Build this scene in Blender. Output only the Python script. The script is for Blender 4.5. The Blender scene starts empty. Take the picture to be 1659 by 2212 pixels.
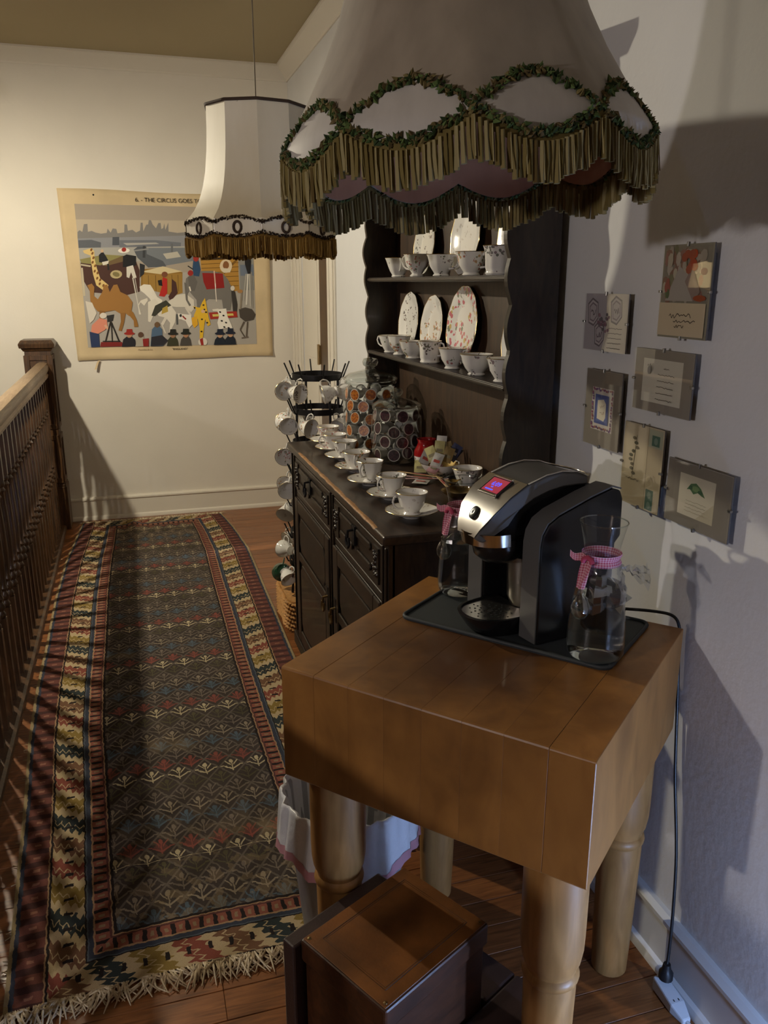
import bpy, bmesh, math, random
from math import sin, cos, pi, radians, sqrt
from mathutils import Matrix, Vector, Euler

random.seed(7)
S = bpy.context.scene
C = S.collection

# ------------------------------------------------------------------ camera, world, exposure
cam = bpy.data.objects.new('camera', bpy.data.cameras.new('camera'))
C.objects.link(cam)
cam.location = (-1.0855, 0.0, 1.55)
cam.rotation_euler = (radians(90 - 15.692), 0.0, radians(-16.954))
cam.data.sensor_fit = 'VERTICAL'
cam.data.sensor_height = 24.0
cam.data.lens = 1761.2 / 2212 * 24.0
cam.data.clip_start = 0.02
S.camera = cam

world = bpy.data.worlds.new('dim_interior')
S.world = world
world.use_nodes = True
world.node_tree.nodes['Background'].inputs[0].default_value = (0.8, 0.85, 1.0, 1)
world.node_tree.nodes['Background'].inputs[1].default_value = 0.004

S.view_settings.view_transform = 'Standard'
S.view_settings.look = 'None'
S.view_settings.exposure = 0.0
S.view_settings.gamma = 1.0
S.view_settings.use_curve_mapping = False

# lamps of the place: position and power of the bulbs (built with their lamps further down)
BULB_STAIR = ((-2.10, 3.85, 2.27), 150.0, (1.0, 0.90, 0.69))     # pendant globe over the stairwell
BULB_BACK = ((-2.72, 0.22, 1.60), 56.0, (1.0, 0.92, 0.90))       # bare sconce, left wall beside the camera
BULB_FRONT = ((-2.74, 4.92, 1.62), 2.0, (1.0, 0.82, 0.55))       # shaded sconce, left wall
BULB_NIGHT = ((-0.085, 0.42, 0.33), 27.0, (0.36, 0.55, 1.0))       # plug-in night light, right wall
BULB_ROOM = ((0.75, 5.0, 1.9), 70.0, (1.0, 0.95, 0.85))          # room behind the door

# ------------------------------------------------------------------ mesh helper
class MB:
    def __init__(s):
        s.v = []; s.f = []; s.c = []; s.M = Matrix.Identity(4); s.uv = None
    def add(s, vs, fs, col=None):
        b = len(s.v)
        s.v += [tuple(s.M @ Vector(p)) for p in vs]
        for f in fs:
            s.f.append([i + b for i in f]); s.c.append(col)
        return s
    def box(s, x0, x1, y0, y1, z0, z1, col=None):
        return s.add([(x0,y0,z0),(x1,y0,z0),(x1,y1,z0),(x0,y1,z0),(x0,y0,z1),(x1,y0,z1),(x1,y1,z1),(x0,y1,z1)],
              [(0,3,2,1),(4,5,6,7),(0,1,5,4),(1,2,6,5),(2,3,7,6),(3,0,4,7)], col)
    def lathe(s, prof, n=32, cx=0, cy=0, lobes=0, amp=0, col=None, a0=0):
        vs = []; fs = []
        for r, z in prof:
            for k in range(n):
                a = 2*pi*k/n + a0
                q = r*(1 + amp*cos(lobes*a)) if lobes else r
                vs.append((cx + q*cos(a), cy + q*sin(a), z))
        for j in range(len(prof)-1):
            for k in range(n):
                fs.append((j*n+k, j*n+(k+1) % n, (j+1)*n+(k+1) % n, (j+1)*n+k))
        s.add(vs, fs, col)
        for j, rev in ((0, True), (len(prof)-1, False)):
            if prof[j][0] > 1e-5 and s.caps:
                ring = list(range(j*n, j*n+n)); b = len(s.v)-len(vs)
                s.f.append([b+i for i in (ring[::-1] if rev else ring)]); s.c.append(col)
        return s
    caps = False
    def tube(s, pts, r, n=8, closed=False, cap=True, col=None, up=(0,0,1), flat=1.0):
        P = [Vector(p) for p in pts]; m = len(P); vs = []; fs = []
        prev = None
        for i, p in enumerate(P):
            if closed: t = P[(i+1) % m] - P[i-1]
            else: t = P[min(i+1, m-1)] - P[max(i-1, 0)]
            if t.length < 1e-9: t = Vector((0,0,1))
            t.normalize()
            if prev is None:
                u = Vector(up); 
                if abs(u.dot(t)) > .95: u = Vector((1,0,0))
                a = t.cross(u).normalized()
            else:
                a = (prev - t*prev.dot(t)); a = a.normalized() if a.length > 1e-6 else t.orthogonal().normalized()
            prev = a; b = t.cross(a)
            rr = r[i] if isinstance(r, (list, tuple)) else r
            for k in range(n):
                th = 2*pi*k/n
                vs.append(tuple(p + a*cos(th)*rr + b*sin(th)*rr*flat))
        for i in range(m if closed else m-1):
            j = (i+1) % m
            for k in range(n):
                fs.append((i*n+k, i*n+(k+1) % n, j*n+(k+1) % n, j*n+k))
        if cap and not closed:
            fs.append(tuple(range(n))[::-1]); fs.append(tuple(range((m-1)*n, m*n)))
        return s.add(vs, fs, col)
    def prism(s, poly, a, b, axis='z', col=None):
        def P(u, v, w): return {'z': (u, v, w), 'y': (u, w, v), 'x': (w, u, v)}[axis]
        n = len(poly)
        vs = [P(u, v, a) for u, v in poly] + [P(u, v, b) for u, v in poly]
        fs = [tuple(range(n))[::-1], tuple(range(n, 2*n))] + [(i, (i+1) % n, n+(i+1) % n, n+i) for i in range(n)]
        return s.add(vs, fs, col)
    def grid(s, fn, nu, nv, col=None, wrapu=False):
        vs = [fn(i/nu, j/nv) for j in range(nv+1) for i in range(nu+1)]
        w = nu+1
        return s.add(vs, [(j*w+i, j*w+i+1, (j+1)*w+i+1, (j+1)*w+i) for j in range(nv) for i in range(nu)], col)
    def build(s, name, mat=None, parent=None, smooth=None, bevel=0, seg=2, fix=True, loc=None, uv=None):
        me = bpy.data.meshes.new(name)
        me.from_pydata(s.v, [], s.f)
        if any(c is not None for c in s.c):
            at = me.color_attributes.new('col', 'FLOAT_COLOR', 'CORNER')
            k = 0
            for p, c in zip(me.polygons, s.c):
                c = c or (1, 1, 1)
                for li in p.loop_indices: at.data[li].color = (c[0], c[1], c[2], 1)
        if uv:
            l = me.uv_layers.new(name='UVMap')
            for p in me.polygons:
                for li, vi in zip(p.loop_indices, p.vertices): l.data[li].uv = uv[vi]
        if fix:
            bm = bmesh.new(); bm.from_mesh(me); bmesh.ops.recalc_face_normals(bm, faces=bm.faces); bm.to_mesh(me); bm.free()
        if smooth is not None:
            me.shade_smooth()
            me.set_sharp_from_angle(angle=radians(smooth))
        if mat: me.materials.append(mat)
        o = bpy.data.objects.new(name, me); C.objects.link(o)
        if parent: o.parent = parent
        if loc: o.location = loc
        if bevel:
            m = o.modifiers.new('bevel', 'BEVEL'); m.width = bevel; m.segments = seg; m.limit_method = 'ANGLE'; m.angle_limit = radians(40)
        return o

def srgb(h):
    if isinstance(h, str): h = tuple(int(h[i:i+2], 16) for i in (0, 2, 4))
    return tuple((v/255/12.92 if v/255 <= .04045 else ((v/255+.055)/1.055)**2.4) for v in h)

def tag(o, label=None, cat=None, group=None, kind=None):
    if label: o['label'] = label
    if cat: o['category'] = cat
    if group: o['group'] = group
    if kind: o['kind'] = kind
    return o
def thing(name, label, cat, loc=(0,0,0), rotz=0, group=None):
    o = bpy.data.objects.new(name, None); C.objects.link(o); o.empty_display_size = .05
    o.location = loc; o.rotation_euler = (0, 0, rotz)
    return tag(o, label, cat, group)
def dup(root, label=None, group=None, M=None, loc=None, rotz=None, mats=None):
    def cp(o, par):
        c = o.copy(); C.objects.link(c); c.parent = par
        for ch in o.children: cp(ch, c)
        return c
    r = cp(root, None)
    if label: r['label'] = label
    if group: r['group'] = group
    if M is not None: r.matrix_world = M
    if loc is not None: r.location = loc
    if rotz is not None: r.rotation_euler = (0, 0, rotz)
    return r
def struct(o): o['kind'] = 'structure'; return o

# ------------------------------------------------------------------ materials
def newmat(name):
    m = bpy.data.materials.new(name); m.use_nodes = True
    nt = m.node_tree; b = nt.nodes['Principled BSDF']
    return m, nt, b
def plain(name, col, rough=.5, metal=0, spec=.5, bump=0, bscale=200, var=0, emit=None, estr=0, coat=0, vscale=6):
    m, nt, b = newmat(name)
    b.inputs['Base Color'].default_value = (*col, 1); b.inputs['Roughness'].default_value = rough
    b.inputs['Metallic'].default_value = metal; b.inputs['Specular IOR Level'].default_value = spec
    b.inputs['Coat Weight'].default_value = coat
    if emit: b.inputs['Emission Color'].default_value = (*emit, 1); b.inputs['Emission Strength'].default_value = estr
    if var or bump:
        tc = nt.nodes.new('ShaderNodeTexCoord')
    if var:
        n = nt.nodes.new('ShaderNodeTexNoise'); n.inputs['Scale'].default_value = vscale; n.inputs['Detail'].default_value = 5
        nt.links.new(tc.outputs['Object'], n.inputs['Vector'])
        r = nt.nodes.new('ShaderNodeValToRGB'); r.color_ramp.elements[0].position = .3; r.color_ramp.elements[1].position = .7
        r.color_ramp.elements[0].color = (*[c*(1-var) for c in col], 1); r.color_ramp.elements[1].color = (*[min(1, c*(1+var)) for c in col], 1)
        nt.links.new(n.outputs['Fac'], r.inputs['Fac']); nt.links.new(r.outputs['Color'], b.inputs['Base Color'])
    if bump:
        n = nt.nodes.new('ShaderNodeTexNoise'); n.inputs['Scale'].default_value = bscale; n.inputs['Detail'].default_value = 4
        nt.links.new(tc.outputs['Object'], n.inputs['Vector'])
        bp = nt.nodes.new('ShaderNodeBump'); bp.inputs['Strength'].default_value = bump; bp.inputs['Distance'].default_value = .01
        nt.links.new(n.outputs['Fac'], bp.inputs['Height']); nt.links.new(bp.outputs['Normal'], b.inputs['Normal'])
    return m
def wood(name, c1, c2, scale=(1, 12, 12), rough=.45, rnd=.25, coat=0, spec=.5, det=6, dist=1.2, stain=None, stainpos=None):
    m, nt, b = newmat(name)
    tc = nt.nodes.new('ShaderNodeTexCoord'); mp = nt.nodes.new('ShaderNodeMapping'); mp.inputs['Scale'].default_value = scale
    oi = nt.nodes.new('ShaderNodeObjectInfo')
    va = nt.nodes.new('ShaderNodeVectorMath'); va.operation = 'MULTIPLY_ADD'
    va.inputs[1].default_value = (9, 9, 9)
    nt.links.new(oi.outputs['Random'], va.inputs[0]); nt.links.new(tc.outputs['Object'], va.inputs[2])
    nt.links.new(va.outputs[0], mp.inputs['Vector'])
    n = nt.nodes.new('ShaderNodeTexNoise'); n.inputs['Scale'].default_value = 6; n.inputs['Detail'].default_value = det; n.inputs['Distortion'].default_value = dist
    nt.links.new(mp.outputs[0], n.inputs['Vector'])
    r = nt.nodes.new('ShaderNodeValToRGB'); r.color_ramp.elements[0].position = .32; r.color_ramp.elements[1].position = .68
    r.color_ramp.elements[0].color = (*c1, 1); r.color_ramp.elements[1].color = (*c2, 1)
    nt.links.new(n.outputs['Fac'], r.inputs['Fac'])
    mr = nt.nodes.new('ShaderNodeMapRange'); mr.inputs['To Min'].default_value = 1-rnd; mr.inputs['To Max'].default_value = 1+rnd
    nt.links.new(oi.outputs['Random'], mr.inputs['Value'])
    mx = nt.nodes.new('ShaderNodeVectorMath'); mx.operation = 'SCALE'
    nt.links.new(r.outputs['Color'], mx.inputs[0]); nt.links.new(mr.outputs[0], mx.inputs['Scale'])
    last = mx.outputs[0]
    if stain:
        g = nt.nodes.new('ShaderNodeNewGeometry')
        sp = nt.nodes.new('ShaderNodeVectorMath'); sp.operation = 'DISTANCE'; sp.inputs[1].default_value = stainpos
        nt.links.new(g.outputs['Position'], sp.inputs[0])
        n2 = nt.nodes.new('ShaderNodeTexNoise'); n2.inputs['Scale'].default_value = 9; n2.inputs['Detail'].default_value = 4
        nt.links.new(g.outputs['Position'], n2.inputs['Vector'])
        ad = nt.nodes.new('ShaderNodeMath'); ad.operation = 'MULTIPLY_ADD'; ad.inputs[1].default_value = .35
        nt.links.new(n2.outputs['Fac'], ad.inputs[0]); nt.links.new(sp.outputs['Value'], ad.inputs[2])
        rm = nt.nodes.new('ShaderNodeMapRange'); rm.inputs['From Min'].default_value = .26; rm.inputs['From Max'].default_value = .54
        rm.inputs['To Min'].default_value = .85; rm.inputs['To Max'].default_value = 0
        nt.links.new(ad.outputs[0], rm.inputs['Value'])
        mc = nt.nodes.new('ShaderNodeMix'); mc.data_type = 'RGBA'; mc.inputs['B'].default_value = (*stain, 1)
        nt.links.new(rm.outputs[0], mc.inputs['Factor']); nt.links.new(last, mc.inputs['A']); last = mc.outputs['Result']
    nt.links.new(last, b.inputs['Base Color'])
    b.inputs['Roughness'].default_value = rough; b.inputs['Coat Weight'].default_value = coat; b.inputs['Specular IOR Level'].default_value = spec
    bp = nt.nodes.new('ShaderNodeBump'); bp.inputs['Strength'].default_value = .12; bp.inputs['Distance'].default_value = .003
    nt.links.new(n.outputs['Fac'], bp.inputs['Height']); nt.links.new(bp.outputs['Normal'], b.inputs['Normal'])
    return m
def colattr(name, rough=.6, spec=.4, bump=0, bscale=300):
    m, nt, b = newmat(name)
    a = nt.nodes.new('ShaderNodeVertexColor'); a.layer_name = 'col'
    nt.links.new(a.outputs['Color'], b.inputs['Base Color'])
    b.inputs['Roughness'].default_value = rough; b.inputs['Specular IOR Level'].default_value = spec
    return m
def thin_glass(name, tint=(.95, .97, .96), ior=1.45, rough=.02, boost=1.0):
    m = bpy.data.materials.new(name); m.use_nodes = True; nt = m.node_tree; nt.nodes.clear()
    o = nt.nodes.new('ShaderNodeOutputMaterial'); mx = nt.nodes.new('ShaderNodeMixShader')
    t = nt.nodes.new('ShaderNodeBsdfTransparent'); t.inputs[0].default_value = (*tint, 1)
    g = nt.nodes.new('ShaderNodeBsdfGlossy'); g.inputs['Roughness'].default_value = rough; g.inputs[0].default_value = (1, 1, 1, 1)
    lw = nt.nodes.new('ShaderNodeLayerWeight'); lw.inputs['Blend'].default_value = .5
    pw = nt.nodes.new('ShaderNodeMath'); pw.operation = 'POWER'; pw.inputs[1].default_value = 5
    nt.links.new(lw.outputs['Facing'], pw.inputs[0])
    f0 = min(.5, ((ior-1)/(ior+1))**2*boost)
    mu = nt.nodes.new('ShaderNodeMath'); mu.operation = 'MULTIPLY_ADD'; mu.inputs[1].default_value = 1-f0; mu.inputs[2].default_value = f0; mu.use_clamp = True
    nt.links.new(pw.outputs[0], mu.inputs[0])
    nt.links.new(mu.outputs[0], mx.inputs[0]); nt.links.new(t.outputs[0], mx.inputs[1]); nt.links.new(g.outputs[0], mx.inputs[2]); nt.links.new(mx.outputs[0], o.inputs[0])
    return m
def emitter(name, col, strength):
    m = bpy.data.materials.new(name); m.use_nodes = True; nt = m.node_tree; nt.nodes.clear()
    o = nt.nodes.new('ShaderNodeOutputMaterial'); e = nt.nodes.new('ShaderNodeEmission')
    e.inputs[0].default_value = (*col, 1); e.inputs[1].default_value = strength
    nt.links.new(e.outputs[0], o.inputs[0]); return m
def bulb(name, spec, r, parent, loc):
    (pos, power, col) = spec
    m = MB(); n = 12
    m.lathe([(max(r*sin(pi*k/n), 0), -r*cos(pi*k/n)) for k in range(n+1)], 20)
    return m.build('bulb', emitter('lit_bulb_' + name, col, power/(4*pi*pi*r*r)), parent, smooth=80, loc=loc)

class N:          # tiny node-expression helper
    nt = None
    def __init__(s, k): s.k = k
    @staticmethod
    def op(o, *a, clamp=False):
        n = N.nt.nodes.new('ShaderNodeMath'); n.operation = o; n.use_clamp = clamp
        for i, v in enumerate(a):
            if isinstance(v, N): N.nt.links.new(v.k, n.inputs[i])
            else: n.inputs[i].default_value = v
        return N(n.outputs[0])
    def __add__(s, o): return N.op('ADD', s, o)
    def __radd__(s, o): return N.op('ADD', o, s)
    def __sub__(s, o): return N.op('SUBTRACT', s, o)
    def __rsub__(s, o): return N.op('SUBTRACT', o, s)
    def __mul__(s, o): return N.op('MULTIPLY', s, o)
    __rmul__ = __mul__
    def __truediv__(s, o): return N.op('DIVIDE', s, o)
    def __lt__(s, o): return N.op('LESS_THAN', s, o)
    def __gt__(s, o): return N.op('GREATER_THAN', s, o)
    def abs(s): return N.op('ABSOLUTE', s)
    def fr(s): return N.op('FRACT', s)
    def fl(s): return N.op('FLOOR', s)
    def mod(s, o): return N.op('FLOORED_MODULO', s, o)
    def min(s, o): return N.op('MINIMUM', s, o)
    def max(s, o): return N.op('MAXIMUM', s, o)
def nmix(f, a, b):
    n = N.nt.nodes.new('ShaderNodeMix'); n.data_type = 'RGBA'; n.clamp_factor = True
    for s, v in ((n.inputs['Factor'], f), (n.inputs['A'], a), (n.inputs['B'], b)):
        if isinstance(v, N): N.nt.links.new(v.k, s)
        elif isinstance(v, tuple): s.default_value = (*v, 1)
        else: s.default_value = v
    return N(n.outputs['Result'])
def nnoise(vec, scale, detail=3):
    n = N.nt.nodes.new('ShaderNodeTexNoise'); n.inputs['Scale'].default_value = scale; n.inputs['Detail'].default_value = detail
    N.nt.links.new(vec, n.inputs['Vector']); return N(n.outputs['Fac'])

WALL = plain('cream_plaster', (.74, .69, .61), .85, bump=.06, bscale=60, var=.03, vscale=3)
WALLR = plain('white_plaster', (.66, .655, .655), .85, bump=.08, bscale=60, var=.03, vscale=3)
CEIL = plain('tan_ceiling_paint', (.40, .33, .20), .9, bump=.05, bscale=40)
TRIM = plain('cream_trim_paint', (.72, .67, .58), .5)
TRIMR = plain('white_trim_paint', (.62, .63, .64), .5)
FLOOR = wood('orange_oak_boards', srgb((104, 62, 32)), srgb((146, 92, 50)), (1.2, 14, 14), .34, .16, coat=.12)
OAKD = wood('dark_stair_oak', srgb((52, 35, 21)), srgb((90, 62, 37)), (12, 12, 1.2), .38, .15, coat=.1)
RAILW = wood('rail_oak', srgb((124, 100, 74)), srgb((158, 132, 102)), (14, 1, 14), .4, .1, coat=.1)
HUTCH = wood('dark_stained_oak', srgb((24, 17, 11)), srgb((46, 33, 22)), (10, 2, 2), .38, .12, coat=.1)
HUTCHT = wood('worn_dark_oak_top', srgb((34, 25, 18)), srgb((60, 45, 33)), (8, 1.2, 8), .36, .05, coat=.15)
HUTCHB = wood('brown_back_boards', srgb((44, 29, 17)), srgb((66, 45, 27)), (8, 8, 1), .5, .1)
WEAR = wood('worn_bare_edge', srgb((136, 96, 58)), srgb((186, 138, 86)), (8, 4, 8), .5, 0)
IRON = plain('black_iron', (.018, .017, .018), .45, .6)
BRASS = plain('aged_brass', (.34, .24, .11), .35, 1)
CHROME = plain('polished_chrome', (.75, .74, .72), .12, 1)
STEEL = plain('brushed_steel', (.62, .60, .57), .28, 1)
BLACKP = plain('black_gloss_plastic', (.008, .008, .009), .22)
BLACKM = plain('black_satin_plastic', (.012, .012, .013), .4)
GREYP = plain('graphite_plastic', (.085, .082, .08), .42)
RUBBER = plain('charcoal_rubber', (.030, .036, .040), .62, bump=.05, bscale=900)
GLASS = thin_glass('clear_glass')
JARG = thin_glass('jar_glass', (.95, .97, .96), boost=1.8)
FGLASS = thin_glass('frame_glass', (.985, .99, .99))
DARKW = wood('dark_unseen_wall', srgb((40, 27, 18)), srgb((58, 40, 27)), (8, 8, 1), .5, .05)  # for unseen left and back walls, darkened to cut bounced light
GILT = plain('gilt_line', (.55, .40, .16), .25, 1)
PRINT = colattr('printed_colours', .65, .3)
PAPER = plain('white_card', (.72, .69, .62), .8)
WICK = plain('honey_wicker', srgb((176, 128, 72)), .6, bump=.3, bscale=150, var=.25, vscale=60)
# ------------------------------------------------------------------ the setting
YF, H, XL, YB = 5.68, 2.866, -2.95, -2.2
FX = -1.70                                     # edge of the landing floor over the stairwell
fl = struct(MB().box(FX, 0.9, YB, YF+.1, -.30, -.018).build('floor', plain('subfloor', (.05, .035, .025), .9)))
bw = .083
planks = [MB().box(0, L, 0, bw-.0012, -.0175, 0).build('plank', FLOOR, fl, bevel=.0012, seg=1) for L in (1.0, .70, .52, 1.18)]
combos = [(0, 1), (2, 3), (1, 0), (3, 2)]
used = set(); y = YB; row = 0
while y < YF:
    x = FX
    for k in combos[(row*7+row//3) % 4]:
        src = planks[k]
        o = src if k not in used else src.copy()
        if k in used: C.objects.link(o)
        used.add(k); o.location = (x, y, 0); x += (1.0, .70, .52, 1.18)[k] + .0008
    y += bw; row += 1
struct(MB().box(XL-.1, 1.6, YB-.1, YF+.1, H, H+.1).build('ceiling', CEIL))
struct(MB().box(XL-.1, 1.6, YF, YF+.1, -2.8, H).build('wall_far', WALL))
struct(MB().box(XL-.1, XL, YB, YF, -2.8, H).build('wall_left', DARKW))
struct(MB().box(XL-.1, .2, YB-.1, YB, -2.8, H).build('wall_back', DARKW))
D0, D1, DH = 4.60, 5.37, 2.06
wr = MB(); wr.box(0, .12, YB, D0, -.3, H); wr.box(0, .12, D1, YF, -.3, H); wr.box(0, .12, D0, D1, DH, H)
struct(wr.build('wall_right', WALLR))
cl = MB(); cl.box(1.5, 1.6, 3.9, YF, 0, H); cl.box(.12, 1.6, 3.8, 3.9, 0, H)
struct(cl.build('wall_room_beyond', WALL))
struct(MB().box(XL, FX, YB, YF, -2.9, -2.8).build('floor_below', plain('lower_floor', (.12, .07, .04), .6)))
struct(MB().box(FX-.012, FX, YB, YF, -.32, -.002).build('trim_1', OAKD))
BASE = [(0, 0), (.03, 0), (.03, .012), (.026, .022), (.017, .028), (.017, .132), (.024, .137), (.024, .147), (.012, .157), (0, .157)]
m = MB(); m.add(*(lambda p: ([(-d, YB, z) for d, z in p] + [(-d, D0-.16, z) for d, z in p],
     [tuple(range(len(p))), tuple(range(len(p), 2*len(p)))[::-1]] + [(i, (i+1) % len(p), len(p)+(i+1) % len(p), len(p)+i) for i in range(len(p))]))(BASE))
struct(m.build('baseboard_right', TRIMR, smooth=30))
m = MB(); m.add(*(lambda p: ([(FX+.02, YF-d, z) for d, z in p] + [(-.0, YF-d, z) for d, z in p],
     [tuple(range(len(p))), tuple(range(len(p), 2*len(p)))[::-1]] + [(i, (i+1) % len(p), len(p)+(i+1) % len(p), len(p)+i) for i in range(len(p))]))(BASE))
struct(m.build('baseboard_far', TRIM, smooth=30))
CR = [(0, H-.084), (.008, H-.084), (.012, H-.074), (.070, H-.014), (.080, H-.010), (.080, H), (0, H)]
n = len(CR)
def strip(P0, P1): return (P0 + P1, [tuple(range(n)), tuple(range(n, 2*n))[::-1]] + [(i, (i+1) % n, n+(i+1) % n, n+i) for i in range(n)])
struct(MB().add(*strip([(XL, YF-d, z) for d, z in CR], [(0, YF-d, z) for d, z in CR])).build('trim_2', TRIM))
struct(MB().add(*strip([(-d, YB, z) for d, z in CR], [(-d, YF, z) for d, z in CR])).build('trim_3', TRIM))

# door beside the far corner: casing, leaf, brown jamb and hinge
def casing(name, y0, y1, z1):
    m = MB(); m.box(-.012, 0, y0, y1, 0, z1); m.box(-.022, -.012, y0+.012, y0+.035, 0, z1); m.box(-.02, -.012, y1-.05, y1-.012, 0, z1); m.box(-.017, -.012, (y0+y1)/2-.015, (y0+y1)/2+.015, 0, z1)
    return struct(m.build(name, TRIM, bevel=.002, seg=1))
casing('trim_4', D1, YF-.02, DH+.1)
casing('trim_5', D0-.155, D0, DH+.1)
d = thing('door_1', 'white painted door standing slightly ajar beside the far corner', 'door', (0, D0, 0))
d['kind'] = 'structure'
m = MB(); m.box(.004, .044, .275, .76, .01, DH-.01); m.build('leaf', TRIM, d, bevel=.003)
for z0, z1 in ((.2, .95), (1.1, 1.9)):
    m = MB(); m.box(-.001, .004, .34, .69, z0, z1); m.build('panel', TRIM, d, bevel=.004)
m = MB(); m.box(-.014, .10, 0.0, .205, 0, DH); m.build('jamb', OAKD, d, bevel=.002)
for hz_ in (1.14, .30, 1.8):
    m = MB(); m.box(-.019, -.0135, .19, .215, hz_-.055, hz_+.055); m.tube([(-.022, .222, hz_-.06), (-.022, .222, hz_+.06)], .008, 8); m.build('hinge', BRASS, d)
b = thing('ceiling_bulb', 'bare lit bulb on a cord in the room beyond the door', 'light bulb', (BULB_ROOM[0][0], BULB_ROOM[0][1], BULB_ROOM[0][2]))
bulb('room', BULB_ROOM, .04, b, (0, 0, 0)); m = MB(); m.tube([(0, 0, .042), (0, 0, H-BULB_ROOM[0][2])], .003, 6); m.build('cord', BLACKM, b)

# ------------------------------------------------------------------ lit lamps
p = BULB_STAIR[0]
l = thing('globe_pendant', 'lit globe bulb hanging on a brass rod over the stairwell', 'lamp', p)
bulb('stair', BULB_STAIR, .028, l, (0, 0, 0))
m = MB(); m.lathe([(0, .075), (.018, .075), (.022, .045), (.016, .034), (0, .034)], 16); m.tube([(0, 0, .07), (0, 0, H-p[2])], .005, 8); m.build('rod', BRASS, l, smooth=40)
m = MB(); m.lathe([(.018, .082), (.045, .072), (.078, .036), (.090, .010), (.092, .008), (.088, .010), (.074, .034), (.042, .066), (.018, .074)], 28); m.build('enamel_shade', plain('dark_enamel', (.03, .05, .04), .3), l, smooth=50)
m = MB(); m.lathe([(0, H-p[2]-.03), (.05, H-p[2]-.02), (.06, H-p[2]), (0, H-p[2])], 20); m.build('ceiling_rose', BRASS, l, smooth=40)
def sconce(spec, label, shade):
    q = spec[0]; l = thing('wall_sconce', label, 'lamp', q)
    dx = XL - q[0]
    bulb('sc%d' % int(q[1]*10), spec, .03, l, (0, 0, 0))
    m = MB(); m.tube([(dx, 0, -.10), (dx*.5, 0, -.13), (0, 0, -.10), (0, 0, -.03)], .006, 8); m.lathe([(0, -.06), (.016, -.06), (.018, -.03), (0, -.028)], 14); m.build('arm', BRASS, l, smooth=40)
    m = MB(); m.box(dx, dx+.012, -.04, .04, -.17, -.03); m.build('wall_plate', BRASS, l, bevel=.004)
    if shade:
        m = MB(); m.lathe([(.088, -.10), (.058, .11)], 28)
        mt, nt, bs = newmat('glowing_cream_shade'); bs.inputs['Base Color'].default_value = (.8, .65, .4, 1); bs.inputs['Transmission Weight'].default_value = 0
        bs.inputs['Emission Color'].default_value = (1, .72, .36, 1); bs.inputs['Emission Strength'].default_value = 1.5
        m.build('shade', mt, l, smooth=60)
    return l
sconce(BULB_BACK, 'bare bulb sconce on the stair wall beside the camera', False)
sconce(BULB_FRONT, 'sconce with glowing cream shade on the stair wall', True)
l = thing('night_light', 'small plug-in night light glowing blue white on the right wall', 'night light', (0, BULB_NIGHT[0][1], BULB_NIGHT[0][2]))
m = MB(); m.box(-.03, 0, -.03, .03, -.05, .05); m.build('body', plain('white_plastic', (.7, .7, .7), .4), l, bevel=.006)
bulb('night', BULB_NIGHT, .022, l, (BULB_NIGHT[0][0], 0, 0))

# ------------------------------------------------------------------ fabric pendant shades
def fabric(name, c, c2, rough=.75, sheen=.3, trans=.12, scale=(30, 30, 4)):
    m, nt, b = newmat(name)
    tc = nt.nodes.new('ShaderNodeTexCoord'); mp = nt.nodes.new('ShaderNodeMapping'); mp.inputs['Scale'].default_value = scale
    nt.links.new(tc.outputs['Object'], mp.inputs[0])
    n = nt.nodes.new('ShaderNodeTexNoise'); n.inputs['Scale'].default_value = 1.2; n.inputs['Detail'].default_value = 6
    nt.links.new(mp.outputs[0], n.inputs['Vector'])
    r = nt.nodes.new('ShaderNodeValToRGB'); r.color_ramp.elements[0].position = .3; r.color_ramp.elements[1].position = .7
    r.color_ramp.elements[0].color = (*c, 1); r.color_ramp.elements[1].color = (*c2, 1)
    nt.links.new(n.outputs['Fac'], r.inputs[0]); nt.links.new(r.outputs[0], b.inputs['Base Color'])
    b.inputs['Roughness'].default_value = rough; b.inputs['Sheen Weight'].default_value = sheen
    if rough < .5: b.inputs['Specular IOR Level'].default_value = 1.0; b.inputs['Coat Weight'].default_value = .7; b.inputs['Coat Roughness'].default_value = .32
    bp = nt.nodes.new('ShaderNodeBump'); bp.inputs['Strength'].default_value = .1; bp.inputs['Distance'].default_value = .003
    nt.links.new(n.outputs['Fac'], bp.inputs['Height']); nt.links.new(bp.outputs[0], b.inputs['Normal'])
    return m
BRAIDM = colattr('braid_chenille', .85, .2)
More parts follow.
